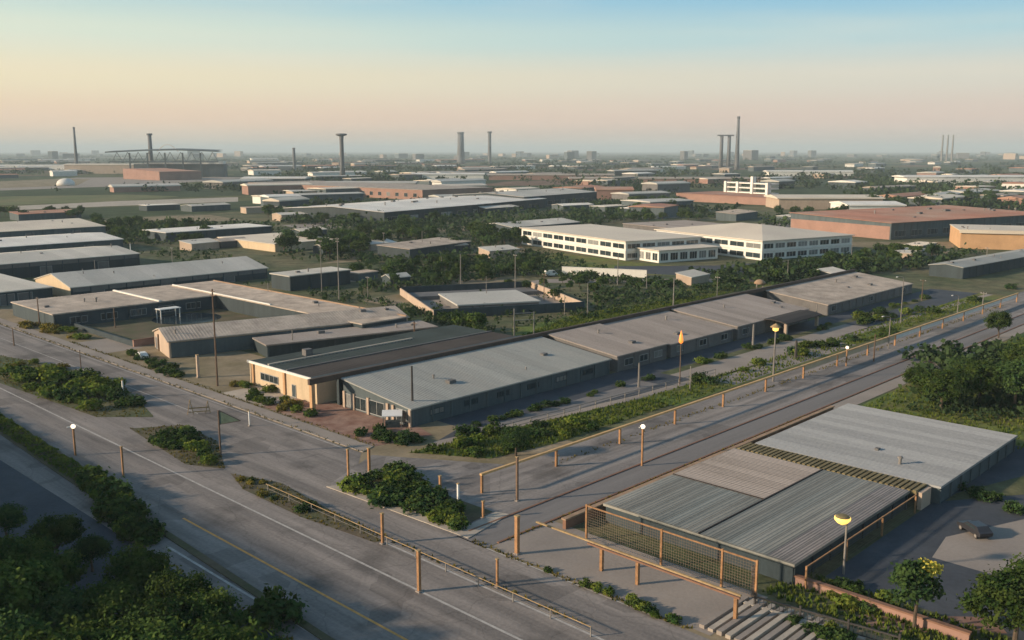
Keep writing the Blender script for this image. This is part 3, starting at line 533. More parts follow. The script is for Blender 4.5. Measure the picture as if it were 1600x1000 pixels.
# walled compound with pale slab
cw = tag(empty('walled_compound',(168,191,0),R(-28)),'walled yard with dark screens and pale tank roof in the centre','yard')
for (x0,y0,x1,y1,h) in ((0,0,44,.4,2.6),(0,0.4,.4,46,2.2),(.4,45.6,43.6,46,2.6),(43.6,.4,44,46,2.4)): MB().box(x0,y0,0,x1,y1,h).build('wall', M['wall_dark' if y1-y0 < 1 else 'wall_beige'], cw)
MB().box(.4,.4,.02,43.6,45.6,.05).build('paving', M['concrete'], cw)
MB().box(9,8,0,33,30,1.9).build('tank_wall', M['wall_grey'], cw); MB().box(8.6,7.6,1.91,33.4,30.4,2.3).build('tank_roof', M['roof_pale'], cw)
MB().box(2,33,0,42,42,1.2).build('rear_block', M['wall_grey'], cw)
gf = tag(empty('goal_frame', (*at(803,528),0), R(-30)), 'tall steel frame of two posts and crossbars before the walled yard', 'frame')
for x in (0,5): MB().box(x,0,0,x+.25,.25,7.2 if x==0 else 6.2).build('post', M['steel'], gf)
MB().box(.25,.05,5.9,5,.2,6.1).build('crossbar', M['steel'], gf); MB().box(.25,.05,4.2,5,.2,4.35).build('crossbar', M['steel'], gf)
# ---------------------------------------------------------------- slab roofed hall with netted front, right foreground
sr = building('slab_roofed_hall','large hall with striped pale grey metal roof at right',(122.2,41.2),30.6,26.2,2.2,0,'flat',0,'wall_metal','roof_slab',15,'halls with big metal roofs at right',.25,ribs=4,pil=9)
s2 = building('slab_roofed_hall','hall with patchwork metal roof behind the netted fence',(87.8,43.6),30,24.9,2.1,0,'flat',0,'wall_dark','roof_teal',0,'halls with big metal roofs at right',.25,pil=8)
rf = [c for c in s2.children if c.name.startswith('roof')][0]
for i in range(7): link('roof_panel', panel_mesh(2.19,13.4,'roof_brown',4,.04), rf, (14.6+i*2.2,11.6,2.44))
for j in range(8):
    me = panel_mesh(1.64,14.5,'roof_teal',3,.028)
    link('roof_panel', me, rf, (14.4,11.6+j*1.66,2.44), (0,0,math.pi/2))
for j in range(5): link('roof_panel', panel_mesh(1.64,30.2,'roof_teal',3,.028), rf, (30.1,3.1+j*1.66,2.44), (0,0,math.pi/2))
for j in range(2): link('roof_panel', panel_mesh(1.6,30.2,'roof_brown',4,.05), rf, (30.1,-.2+j*1.64,2.44), (0,0,math.pi/2))
MB().box(-.2,11.42,2.42,30.2,11.58,2.56).build('seam', M['roof_dark'], rf); MB().box(14.42,11.6,2.42,14.58,25,2.56).build('seam', M['roof_dark'], rf)
br = tag(empty('ochre_bridge_roof',(118.15,42.6,0)),'ochre slatted roof strip joining the two big metal roofs','roof')
for x in (0,3.3): MB().box(x,0,2.0,x+.35,26,2.35).build('beam', M['ochre'], br)
sl = MB().box(.05,0,0,3.6,.42,.16).mesh('slat', M['ochre'])
for i in range(36): link('slat', sl, br, (0,.1+i*.72,2.36))
for y in (.2,12,24.2): MB().box(1.6,y,0,2.1,y+.5,2.0).build('post', M['wall_beige'], br)
MB().box(.3,-.6,0,3.4,-.1,2.3).build('end_pier', M['wall_beige'], br)
# netted fence
nf = tag(empty('net_fence',(82,44.6,0)),'tall netted fence with orange top rail before the patchwork roof','fence')
for y in (0,4.0,11.6,22.2): MB().box(-.1,y-.1,0,.12,y+.12,4.35).build('post', M['orangewood'], nf)
MB().box(-.06,.12,4.12,.06,22.1,4.26).build('top_rail', M['orangewood'], nf)
for a, b_ in ((.12,3.9),(4.12,11.5),(11.72,22.1)): MB().face((0,a,.3),(0,b_,.3),(0,b_,4.1),(0,a,4.1)).build('net', M['net'], nf)
nf2 = tag(empty('net_fence',(88,42.2,0)),'netted side fence along the right side of the patchwork roofed hall','fence')
for x in (0,9.5,19,29): MB().box(x-.1,-.1,0,x+.1,.1,2.5).build('post', M['orangewood'], nf2)
MB().box(.1,-.06,2.36,28.9,.06,2.48).build('top_rail', M['orangewood'], nf2)
for x in (0,9.5,19): MB().face((x+.1,0,.15),(x+9.4,0,.15),(x+9.4,0,2.35),(x+.1,0,2.35)).build('net', M['net'], nf2)
# beam on posts in front of it
pg = tag(empty('beam_frame',(76.6,43.2,0)),'yellow beam on two orange posts edging the beige plaza','frame')
MB().box(-.12,0,2.84,.14,26.6,3.0).build('beam', M['yellowpaint'], pg); MB().box(-.1,.1,2.5,.12,19,2.68).build('under_beam', M['redkerb'], pg)
for y in (12.2,17.0,.5): MB().box(-.18,y-.17,0,.16,y+.17,2.5).build('post', M['orangewood'], pg)
# red wall beside the walkway
rw = tag(empty('red_wall',(82.5,70.4,0)),'low dark red wall along the walkway beside the patchwork roofed hall','wall')
MB().box(0,0,0,71,.5,1.2).build('wall', M['redkerb'], rw); MB().box(-.15,-.1,1.2,71.2,.6,1.4).build('coping', M['orangepaint'], rw)
# ribbed paving in the foreground
rp = tag(empty('ribbed_paving',(73,35.6,0)),'broad ribbed concrete paving of long parallel slabs at the plaza end','paving')
for i in range(11):
    y = i*.95
    MB().box(.15*i if i<4 else .3, y, 0, 9.6-.1*i, y+.55, .34+.05*(i%3)).build('slab', M['concrete_pale' if i%2 else 'concrete'], rp)
# garden gate, railing and brick wall bottom right
gw = tag(empty('garden_wall',(88,26,0)),'low wall with red-brown coping running past the garden','wall')
MB().box(0,0,0,.4,21.5,.9).build('wall', M['wall_brick'], gw); MB().box(-.1,-.1,.9,.5,21.6,1.08).build('coping', M['redkerb'], gw)
gp = tag(empty('gate_post',(82.6,45.2,0)),'dark round-topped gate post at the corner of the netted fence','post')
MB().lathe([(.3,0),(.3,.2),(.2,.25),(.2,2.3),(.33,2.35),(.33,2.5),(.2,2.6),(.38,2.9),(.38,3.2),(.1,3.45)],12).build('shaft', M['darksteel'], gp, smooth=True)
rl = tag(empty('railing',(80.6,44,0),R(-82)),'dark railing with thin bars beside the ribbed paving','railing')
MB().box(0,-.06,1.1,14,.06,1.25).build('top_rail', M['darksteel'], rl); MB().box(0,-.05,.25,14,.05,.35).build('bottom_rail', M['darksteel'], rl)
bar = MB().box(-.025,-.025,.35,.025,.025,1.1).mesh('bar', M['darksteel'])
for i in range(35): link('bar', bar, rl, (.2+i*.4,0,0))
for i in range(4): MB().box(i*4.6,-.09,0,i*4.6+.18,.09,1.55).build('post', M['darksteel'], rl)
kb = tag(MB().box(0,0,0,.45,12,.35).build('planter_kerb', M['concrete_pale'], None, (81.4,33,0), (0,0,R(6))), 'pale stone kerb of the garden bed beside the railing', 'kerb')
# ---------------------------------------------------------------- boundary fence along the boulevard
bf = tag(empty('boundary_fence',(98,86.6,0)),'long orange-railed fence along the far side of the boulevard','fence')
MB().box(-14,-.2,2.5,212,.2,2.78).build('top_rail', M['railtan'], bf)
pm = MB().box(-.15,-.15,0,.15,.15,2.5).mesh('post', M['orangewood'])
for i in range(16): link('post', pm, bf, (-13.8+i*15,0,0))
for i in range(6,15): MB().box(-13.5+i*15,-.05,1.5,.9+i*15,.05,2.46).build('panel', M['wall_white' if i > 8 else 'wall_cream'], bf)
sf = tag(empty('service_fence',(104,103.9,0),R(-3.2)),'thin grey post-and-rail fence beside the service lane','fence')
MB().box(0,-.04,1.25,60,.04,1.35).build('rail', M['steel'], sf); MB().box(0,-.04,.6,60,.04,.68).build('rail', M['steel'], sf)
pm = MB().box(-.06,-.06,0,.06,.06,1.4).mesh('post', M['steel'])
for i in range(16): link('post', pm, sf, (i*4,0,0))
# low guard rail along the junction
gr = tag(empty('guard_rail',(64.7,52,0)),'thin orange guard rail between the main road and the side road','rail')
MB().box(-.035,0,.98,.035,56,1.05).build('rail', M['yellowpaint'], gr); MB().box(-.02,0,.45,.02,56,.49).build('rail', M['steel'], gr)
pm = MB().box(-.05,-.05,0,.05,.05,1.0).mesh('post', M['steel'])
for i in range(12): link('post', pm, gr, (0,i*5.05,0))
# ---------------------------------------------------------------- posts, lamps, poles
def hgt(yb, yt): return CAM_H*(yb-yt)/(yb-235)*.985
def square_post(px, yb, yt, label, w=.36, m='orangewood', group=None, cap=True):
    x, y = at(px, yb); h = hgt(yb, yt); w *= .78; r = tag(empty('timber_post',(x,y,0)), label, 'post', group)
    b = MB(); b.box(-w/2,-w/2,0,w/2,w/2,h-.12); b.build('shaft', M[m], r); MB().box(-w/2-.05,-w/2-.05,h-.12,w/2+.05,w/2+.05,h).build('cap', M['yellowpaint'], r); MB().box(-w/2-.12,-w/2-.12,0,w/2+.12,w/2+.12,.18).build('foot', M['concrete'], r); return r
square_post(598,850,797,'thick orange post on the guard rail line left of the junction')
square_post(655,925,853,'tall brown-orange post standing on the white lane line',.42)
square_post(777,918,868,'slim orange post at the road edge nearest the beige plaza',.28)
square_post(808,866,800,'thick orange post where the walkway meets the side road',.55)
square_post(193,745,694,'slim orange post standing in the main road by the hedge',.3)
square_post(545,762,697,'tall yellowish post at the left tip of the corner bed',.32)
square_post(577,737,697,'pair-topped yellowish post behind the corner bed',.42)
square_post(688,780,740,'yellowish post at the right of the corner bed',.34)
square_post(716,790,752,'pale post at the right of the corner bed nearest the boulevard',.3,'whitemetal')
square_post(755,810,780,'short yellowish post at the right tip of the corner bed',.3)
square_post(630,752,735,'short post half hidden in the leaves of the corner bed',.26)
square_post(872,728,710,'short white marker post on the boulevard',.26,'whitemetal')
square_post(390,706-40,640-0,'short pale post on the pavement edge by the frontage road',.2,'whitemetal')
square_post(193,622,592,'thin pale post behind the median shrubs',.3,'whitemetal')
square_post(310,590,552,'thick pale post in front of the gabled hall',.6,'wall_beige')
def lamp(px, yb, yt, label, kind, r=.11):
    x, y = at(px, yb); h = hgt(yb, yt); o = tag(empty('street_lamp',(x,y,0)), label, 'lamp')
    if kind == 'dish':
        MB().tube([(0,0,0),(0,0,h-.5)],[r*1.3,r],8).build('pole', M['steel'], o)
        hd = MB().lathe([(.12,h-.95),(.55,h-.7),(.85,h-.35),(.85,h-.1),(.5,h+.08),(.05,h+.12)],16).build('lamp_head', M['glow_warm'], o, (-.45,.3,0), smooth=True); MB().lathe([(.86,h-.12),(.55,h+.1),(.06,h+.15)],16).build('shade', M['ochre'], hd)
    elif kind == 'cone':
        MB().tube([(0,0,0),(0,0,h-1.0)],[r*1.6,r],8).build('pole', M['steel'], o)
        hd = MB().lathe([(.2,h-1.7),(.55,h-1.5),(.6,h-.9),(.3,h-.7)],14).build('lamp_head', M['glow_warm'], o, smooth=True); MB().lathe([(1.1,h-.85),(1.05,h-.78),(.4,h-.3),(.05,h-.1)],14).build('shade', M['yellowpaint'], hd)
    elif kind == 'flame':
        MB().tube([(0,0,0),(0,0,h-2.6)],[r*1.1,r*.7],8).build('pole', M['wood_pole'], o)
        MB().lathe([(.15,h-2.6),(.42,h-2.3),(.4,h-1.7),(.26,h-.9),(.1,h-.3),(.02,h)],12).build('lamp_head', M['glow_orange'], o, smooth=True)
    elif kind == 'ball':
        w = .24; MB().box(-w/2,-w/2,0,w/2,w/2,h-.5).build('pole', M['orangewood'], o)
        MB().lathe([(.13,h-.52),(.3,h-.38),(.36,h-.15),(.22,h+.05),(.05,h+.12)],14).build('lamp_head', M['glow_white'], o, smooth=True); MB().box(-.9,-.06,h-.22,-.3,.06,h-.1).build('arm', M['whitemetal'], o)
    else:
        MB().tube([(0,0,0),(0,0,h-.3),(-.3,.2,h),(-1.4,1.0,h+.1)],[r*1.3,r,r*.8,r*.6],7).build('pole', M['steel'], o)
        MB().box(-2.1,.9,h+.02,-1.3,1.2,h+.16).build('lamp_head', M['whitemetal'], o)
    return o
lamp(1318,897,798,'street lamp with glowing yellow dish beside the right-hand parking','dish')
lamp(1003,728,660,'square lamp post with bright white head beside the boulevard walkway','ball')
lamp(118,712,661,'square lamp post with white glowing head beside the long hedge','ball')
lamp(1208,596,500,'tall lamp with glowing cone hat by the orange fence','cone',.14)
lamp(1062,600,512,'lamp with orange flame-shaped head in front of the long row','flame')
lamp(1407,505,430,'dark lamp post with small pale head by the last shed of the row','arm')
lamp(1322,572,540,'short square lamp post on the orange fence beyond the cone lamp','ball')
lamp(1495,500,460,'curved-arm street lamp far along the orange fence','arm')
lamp(1388,545,492,'curved-arm street lamp midway along the orange fence','arm')
square_post(808,783,708,'square brown post without a lamp at the left of the boulevard',.34,'wood_pole')
def pole(px, yb, yt, label, r=.12, m='wood_pole', arms=1, group='utility poles among the sheds'):
    x, y = at(px, yb); h = hgt(yb, yt); o = tag(empty('utility_pole',(x,y,0)), label, 'pole', group)
    MB().tube([(0,0,0),(0,0,h)],[r*1.25,r*.8],7).build('shaft', M[m], o)
    for k in range(arms):
        a = MB().box(-.06,-.9,h-.5-k*.8,.06,.9,h-.38-k*.8).build('crossarm', M[m], o)
        for q in (-.7,.7): MB().lathe([(.05,h-.38-k*.8),(.07,h-.3-k*.8),(.03,h-.2-k*.8)],6,(0,q)).build('insulator', M['whitemetal'], a)
    return o
for px, yb, yt, lb, r, m, a in [
 (645,658,567,'dark steel pole at the near corner of the grey corrugated shed',.2,'darksteel',0),
 (340,603,445,'tall utility pole in front of the gabled hall',.16,'wood_pole',2),
 (720,452,395,'pale pole in the scrub left of the office',.16,'steel',0),
 (530,470,368,'tall twin pole beside the small open shed',.16,'steel',2),
 (503,458,372,'slim pole left of the twin pole by the small open shed',.12,'steel',1),
 (648,545,500,'dark pole between the pinkish wing and the dark roofs',.2,'wood_pole',1),
 (1052,478,432,'pale pole in the meadow behind the long row',.16,'steel',0),
 (918,492,440,'pole with foot block at the right of the walled yard',.14,'steel',0),
 (882,492,458,'slim pole at the right of the walled yard fence',.1,'steel',0),
 (458,552,512,'pale pole on the dark roof side of the gabled hall',.14,'steel',0),
 (516,560,540,'short pale pole beside the cream fronted building',.12,'steel',0),
 (180,512,480,'pole in the courtyard of the flat-roofed wings',.14,'wood_pole',0),
 (242,452,428,'short pole before the grey gabled shed',.12,'steel',1),
 (337,436,410,'short pole near the far end of the grey gabled shed',.12,'steel',0),
 (22,540,512,'leaning dark pole at the left edge of the frontage road',.14,'wood_pole',0),
 (62,510,462,'dark pole by the small teal shed at left',.16,'wood_pole',1),
 (127,580,545,'thin dark pole on the frontage road before the median shrubs',.09,'wood_pole',0),
 (805,455,395,'thin pole in the scrub in front of the office',.12,'steel',1),
 (965,445,395,'thin pole before the low middle office block',.12,'steel',0),
 (998,605,565,'pale post at the end of the grey corrugated shed',.2,'steel',0),
 (1176,545,505,'thick pale post under the dark bowed porch',.25,'steel',0),
 (1078,610,570,'slim pole beside the flame lamp',.1,'steel',0),
 (1365,565,520,'pole on the orange fence before the single tree',.14,'wood_pole',0),
 (1243,560,530,'dark post in the verge beside the cone hat lamp',.3,'darksteel',0),
 (1275,500,475,'pale post by the shaded wall of the bowed porch shed',.16,'steel',0),
 (1535,480,455,'thin pole near the far right end of the fence',.12,'steel',1),
 (600,392,362,'thin pole among the trees left of centre',.14,'steel',1),
 (205,405,380,'white post between the left sheds',.2,'whitemetal',0),
 (1330,405,372,'thin pole at the right end of the office',.12,'steel',0),
 (690,430,400,'slim pole in the scrub left of the pale pole',.1,'steel',0),
 (420,478,440,'slim pole on the roof line of the pinkish wing',.1,'steel',0),(575,470,430,'slim pole in the scrub right of the small open shed',.1,'steel',1),(760,470,430,'slim pole behind the walled yard',.1,'steel',0),(850,470,425,'slim pole between walled yard and office lawn',.1,'wood_pole',1),
 (1010,455,420,'slim pole below the middle office block',.1,'steel',0),(1120,470,430,'slim pole in the meadow near the orange dome',.1,'steel',1),(1230,440,405,'slim pole below the hip-roofed block',.1,'steel',0),(270,420,385,'slim pole behind the grey gabled shed',.12,'steel',1),(150,440,405,'slim pole beside the pale roofed left shed',.12,'steel',0),
 (1440,470,435,'slim pole behind the last shed of the row',.12,'wood_pole',1),(660,395,360,'slim pole before the dark belt of trees',.14,'steel',0),(1540,420,385,'slim pole below the tan-orange store',.12,'steel',1)]: pole(px,yb,yt,lb,r,m,a)
# pennant sign, barricade, kiosk, cars
x, y = at(345,712); sg = tag(empty('pennant_sign',(x,y,0),R(-50)),'brown post with green triangular pennant sign on the median','sign')
MB().tube([(0,0,0),(0,0,7.0)],[.16,.13],8).build('post', M['wood_pole'], sg)
MB().prism([(0,0),(0,.05),(.05,.05),(.05,0)],0,.01).build('bracket', M['darksteel'], sg, (.1,0,6.8))
pn = MB(); pn.v = [(.15,-.03,6.95),(.15,-.03,4.9),(3.2,-.03,5.5),(.15,.03,6.95),(.15,.03,4.9),(3.2,.03,5.5)]; pn.f = [(0,1,2),(5,4,3),(0,3,4,1),(1,4,5,2),(2,5,3,0)]
pn.build('pennant', mat('pennant_green',(.09,.13,.10),.3,1,4,.7), sg)
for a, b_ in (((.15,0,6.97),(3.3,0,5.5)),((.15,0,4.87),(3.3,0,5.5))): MB().tube([a,b_],[.07,.07],6).build('rim', M['darksteel'], sg)
x, y = at(293,648); bc = tag(empty('barricade',(x,y,0),R(-30)),'small yellow trestle barricade on the frontage road','barricade')
for a, b_ in (((0,0,0),(.5,0,2.6)),((1,0,0),(.5,0,2.6)),((3,0,0),(3.4,0,2.2)),((3.8,0,0),(3.4,0,2.2))): MB().tube([a,b_],[.07,.07],6).build('leg', M['yellowpaint'], bc)
MB().box(.3,-.05,1.0,3.6,.05,1.2).build('bar', M['yellowpaint'], bc); MB().box(.2,-.05,.35,3.7,.05,.5).build('bar', M['yellowpaint'], bc)
x, y = at(606,668); kk = tag(empty('kiosk',(x,y,0),R(-40)),'small kiosk with white sloping canopy on the brick plaza','kiosk')
MB().prism([(-1.0,2.1),(1.0,2.6),(1.0,2.75),(-1.0,2.25)],-.9,2.4).build('canopy', M['whitemetal'], kk); MB().box(-.4,-.3,0,2,.8,1.1).build('counter', M['wall_dark'], kk)
for px_, py_ in ((-.7,-.8),(2.2,-.8),(-.7,.8),(2.2,.8)): MB().box(px_-.06,py_-.06,0,px_+.06,py_+.06,2.15 if py_<0 else 2.5).build('post', M['steel'], kk)
def car(x, y, rz, label, m, name='parked_car', s=1.0, van=False):
    r = tag(empty(name,(x,y,.04),rz), label, 'van' if van else 'car'); 
    if van: pr_ = [(-2.4,.45),(-2.4,2.1),(-2.2,2.25),(1.0,2.25),(1.75,1.35),(2.4,1.15),(2.45,.45)]
    else: pr_ = [(-2.1,.4),(-2.15,.85),(-1.9,.95),(-1.3,1.42),(.35,1.45),(1.05,.98),(2.0,.82),(2.1,.4)]
    b = MB(); n = len(pr_)
    for yy, k in ((-.86,1),(.86,1)): b.v += [(px_*s,yy*s*(.86 if z_ > 1.1 else 1),z_*s) for px_,z_ in pr_]
    b.f = [tuple(range(n)), tuple(range(2*n-1,n-1,-1))] + [(i,n+i,n+(i+1)%n,(i+1)%n) for i in range(n)]
    b.build('body', m, r)
    for sx in (-1.35,1.35):
        for sy in (-.8,.8):
            w = MB().lathe([(.2,-.1),(.32,-.1),(.32,.1),(.2,.1)],12).build('wheel', M['darksteel'], r, (sx*s,sy*s,.32*s), (math.pi/2,0,0)); MB().lathe([(.19,-.11),(.19,.11)],10).build('rim', M['steel'], w)
    for yy in (-.885,.885):
        q = [(-1.2,.98),(-1.0,1.3),(.3,1.32),(.75,.98)] if not van else [(.2,1.35),(.2,2.0),(1.0,2.0),(1.5,1.35)]
        k = -1 if yy < 0 else 1
        MB().face(*[(px_*s,(yy*(.93 if not van else .9)+k*.02)*s,z_*s) for px_,z_ in (q if k < 0 else q[::-1])]).build('side_window', M['glass'], r)
    wz = [(.42,1.42),(1.02,1.0)] if not van else [(1.05,2.2),(1.7,1.42)]
    MB().face((wz[0][0]*s+.03,-.65*s,wz[0][1]*s),(wz[1][0]*s+.03,-.72*s,wz[1][1]*s),(wz[1][0]*s+.03,.72*s,wz[1][1]*s),(wz[0][0]*s+.03,.65*s,wz[0][1]*s)).build('windscreen', M['glass'], r)
    for sy in (-.6,.6): MB().box(2.05*s+(.35*s if van else 0),sy*s-.15,.6*s,2.12*s+(.35*s if van else 0),sy*s+.15,.75*s).build('headlight', M['whitemetal'], r)
    return r
wp = mat('white_car_paint',(.70,.68,.64),.05,1,3,.3,spec=.5); bp_ = mat('black_car_paint',(.03,.03,.035),.1,1,3,.3,spec=.5)
car(*at(861,432),R(-20),'white box van parked in the scrub in front of the office',wp,'parked_van',1.0,True)
car(*at(222,560),R(80),'white car parked against the beige end of the gabled hall',wp)
car(*at(1522,834),R(55),'dark car parked on the right-hand lot with pale bonnet',bp_)
# white boundary wall in front of the office
a0, a1 = at(878,428), at(1010,434); ang = math.atan2(a1[1]-a0[1], a1[0]-a0[0]); ww = tag(empty('white_wall',(*a0,0),ang),'white boundary wall catching the sun below the office','wall'); ln_ = math.hypot(a1[0]-a0[0],a1[1]-a0[1])
MB().box(0,0,0,ln_,.4,2.6).build('wall', M['wall_white'], ww); MB().box(-.1,-.1,2.6,ln_+.1,.5,2.75).build('coping', M['wall_white'], ww)
hb = tag(empty('orange_canopy',(*at(1187,450),0),R(-10)),'small orange domed canopy glowing in the scrub by the office','canopy')
MB().lathe([(1.9,1.4),(1.8,2.0),(1.2,2.6),(.2,2.9)],14).build('dome', M['orangepaint'], hb, smooth=True)
for t in range(4): MB().box(1.4*math.cos(t*1.57)-.1,1.4*math.sin(t*1.57)-.1,0,1.4*math.cos(t*1.57)+.1,1.4*math.sin(t*1.57)+.1,1.5).build('post', M['steel'], hb)
# ---------------------------------------------------------------- vegetation
# long hedge beside the main road
hg = tag(empty('hedge',(49.2,122,0),R(-2.2)),'long clipped hedge between the main road and the dark lot at left','hedge')
def hedge_mesh(name, m, x0, x1, y0, y1, hf, n, leaf, seed):
    g = np.random.default_rng(seed); x = g.uniform(x0,x1,n); y = g.uniform(y0,y1,n); u = (x-x0)/(x1-x0)*2-1
    top = hf*np.sqrt(np.clip(1-(u*.92)**2,.02,1))*(.8+.25*np.sin(y*.9)+.15*np.sin(y*2.3+x)); z = top*g.uniform(.45,1.08,n)
    p = np.stack([x,y,z],1); out = np.stack([u*.8,np.zeros(n),np.full(n,.8)],1)+g.normal(size=(n,3))*.5; out /= np.linalg.norm(out,axis=1)[:,None]
    a = np.cross(out,g.normal(size=(n,3))); a /= np.linalg.norm(a,axis=1)[:,None]; b = np.cross(out,a); s = leaf*g.uniform(.5,1.2,n)[:,None]
    q = np.stack([p-a*s*.5,p-b*s*.36,p+a*s*.5,p+b*s*.36],1).reshape(-1,3)
    me = bpy.data.meshes.new(name); me.from_pydata(q.tolist(),[],[(i*4,i*4+1,i*4+2,i*4+3) for i in range(n)]); me.materials.append(m); return me
link('foliage', hedge_mesh('foliage',M['leaf_g'],-1.3,1.7,0,120,1.2,7500,.5,31), hg)
MB().box(-1.7,-1,0,2.0,122,.14).build('planter', M['soil'], hg); MB().box(-.45,-60,0,.45,-1,.14).build('planter_kerb', M['soil'], hg)
for i in range(24):
    f_ = i/23; x, y = 46.6+3.4*f_+random.uniform(-1.9,1.9)*(1-.55*f_), 104+f_*26+random.uniform(-.8,.8)
    shrub((0,2,0,1)[i%4], x, y, random.uniform(1.0,1.6), 'bushy dark shrub at the near end of the long hedge', 'shrubs at the near end of the hedge')
for i, (px, py, s, k) in enumerate([(8,812,.6,1),(88,845,.62,0),(30,885,.8,2),(142,862,.55,1),(85,905,.75,0),(215,905,.72,2),(15,955,.95,0),(95,965,.85,1),(170,955,.8,2),(275,950,.75,0),(255,1000,.9,1),(325,985,.75,0),(345,1050,1.0,2),(240,1060,1.1,0),(120,1050,1.1,2),(10,1040,1.1,1),(420,1060,.8,0)]):
    x, y = at(px, py, 4.2*s); tree('near%d'%k, x, y, s, 'dark leafy tree in the grove at bottom left', 'grove in the bottom left corner')
for i, (x, y, s, k) in enumerate([(22,150,1.0,1),(24,172,1.0,2),(21,130,1.0,2),(24,114,1.0,0),(20,92,1.1,1),(24,72,1.2,2),(33,62,1.1,0)]):
    tree('near%d'%k, x, y, s, 'leafy tree shading the dark lot from outside the frame', 'grove beyond the left edge')
for px, py, s, k in ((430,960,1.6,0),(448,975,1.3,2),(415,975,1.4,0)): shrub(k, *at(px,py), s, 'bushy shrub overhanging the main road from the grove', 'shrubs at the edge of the grove')
BEDS = [ # polygon in photo pixels on the ground, count, kinds, size range, label, group
 (pix((5,580),(90,585),(190,605),(232,645),(160,650),(60,618)),34,(0,1,2,1),(1.1,1.9),'low shrub in the leafy median bed beside the frontage road','median bed by the frontage road'),
 (pix((0,560),(60,565),(150,590),(90,590),(0,585)),12,(1,3,1),(.5,1.0),'dry yellow-green shrub on the median at far left','dry shrubs on the median'),
 (pix((215,675),(280,668),(335,695),(345,730),(290,722)),16,(0,2,1),(.7,1.2),'low shrub in the small median bed by the pennant sign','small median bed'),
 (pix((365,745),(440,760),(505,800),(470,800),(380,765)),8,(3,2),(.35,.7),'weedy tuft beside the guard rail at the junction','weeds by the guard rail'),
 (pix((530,762),(600,740),(650,745),(660,770),(740,815),(715,828),(620,795)),42,(0,2,1),(.9,1.5),'glossy green shrub in the corner bed of the junction','corner bed of the junction'),
 (pix((660,702),(740,672),(860,665),(1020,640),(1020,648),(860,690),(700,725)),22,(1,0,1,2),(.7,1.3),'green shrub on the grassy mound beside the grey shed','shrubs on the grassy mound'),
 (pix((548,672),(600,672),(665,688),(650,695),(575,690)),16,(2,2,0),(.6,.95),'dark low shrub in the bed before the brick plaza','bed before the brick plaza'),
 (pix((355,600),(420,610),(505,650),(490,656),(400,632),(340,605)),16,(0,1,3),(.7,1.15),'shrub in the bed before the cream fronted building','bed before the cream building'),
 (pix((182,548),(235,560),(310,590),(300,600),(240,580)),12,(0,2,0),(.7,1.1),'dark shrub at the foot of the gabled hall','shrubs by the gabled hall'),
 (pix((30,505),(80,512),(160,528),(120,534),(50,520)),16,(3,1,3),(.8,1.3),'yellow flowering shrub along the courtyard corner','yellow shrubs by the courtyard'),
 (pix((830,878),(930,915),(1070,975),(1050,978),(920,925),(825,885)),16,(1,0),(.3,.6),'small weed at the kerb of the beige plaza','kerb weeds'),
 (pix((600,478),(700,492),(735,505),(720,512),(640,492)),12,(0,2),(1.0,1.7),'dark shrub in the row behind the pinkish wing','shrubs behind the pinkish wing'),
 (pix((1090,610),(1240,560),(1400,525),(1400,515),(1230,545),(1080,590)),20,(2,0,1),(.7,1.3),'low shrub on the verge between the row and the orange fence','verge by the orange fence'),
 ([(104,109.0),(156,107.6),(156,108.6),(104,110.0)],16,(2,0),(.45,.8),'small dark shrub in the line along the service lane','shrubs along the service lane'),
 ([(160,108),(300,108),(300,109.6),(160,109.6)],24,(2,0,1),(.6,1.1),'dark shrub in the verge under the brown roofed sheds','verge under the brown sheds'),
 (pix((1330,500),(1500,470),(1590,445),(1590,455),(1480,485),(1340,515)),12,(2,0,1),(.9,1.6),'dark shrub far along the boulevard verge','far verge shrubs'),
 (pix((1270,935),(1330,905),(1390,930),(1360,955),(1300,955)),10,(0,1,2),(.5,.9),'small shrub in the garden under the yellow dish lamp','garden shrubs'),
 (pix((1210,960),(1290,985),(1420,990),(1430,1010),(1250,1010)),10,(2,0,1),(.4,.8),'low plant in the garden behind the railing','garden plants behind the railing'),
 (pix((1490,760),(1590,790),(1600,810),(1540,790)),8,(2,),(.5,.9),'dark shrub on the strip beside the right-hand lot','strip beside the right-hand lot'),
 (pix((870,430),(1180,448),(1170,458),(880,442)),14,(2,0),(1.2,2.0),'dark bush in front of the white boundary wall','bushes below the office'),
]
for k, (poly, n, kinds, (s0,s1), lb, gp_) in enumerate(BEDS):
    for i, (x, y) in enumerate(scatter(poly, n, 100+k, .35)): shrub(kinds[i%len(kinds)], x, y, random.uniform(s0,s1), lb, gp_)
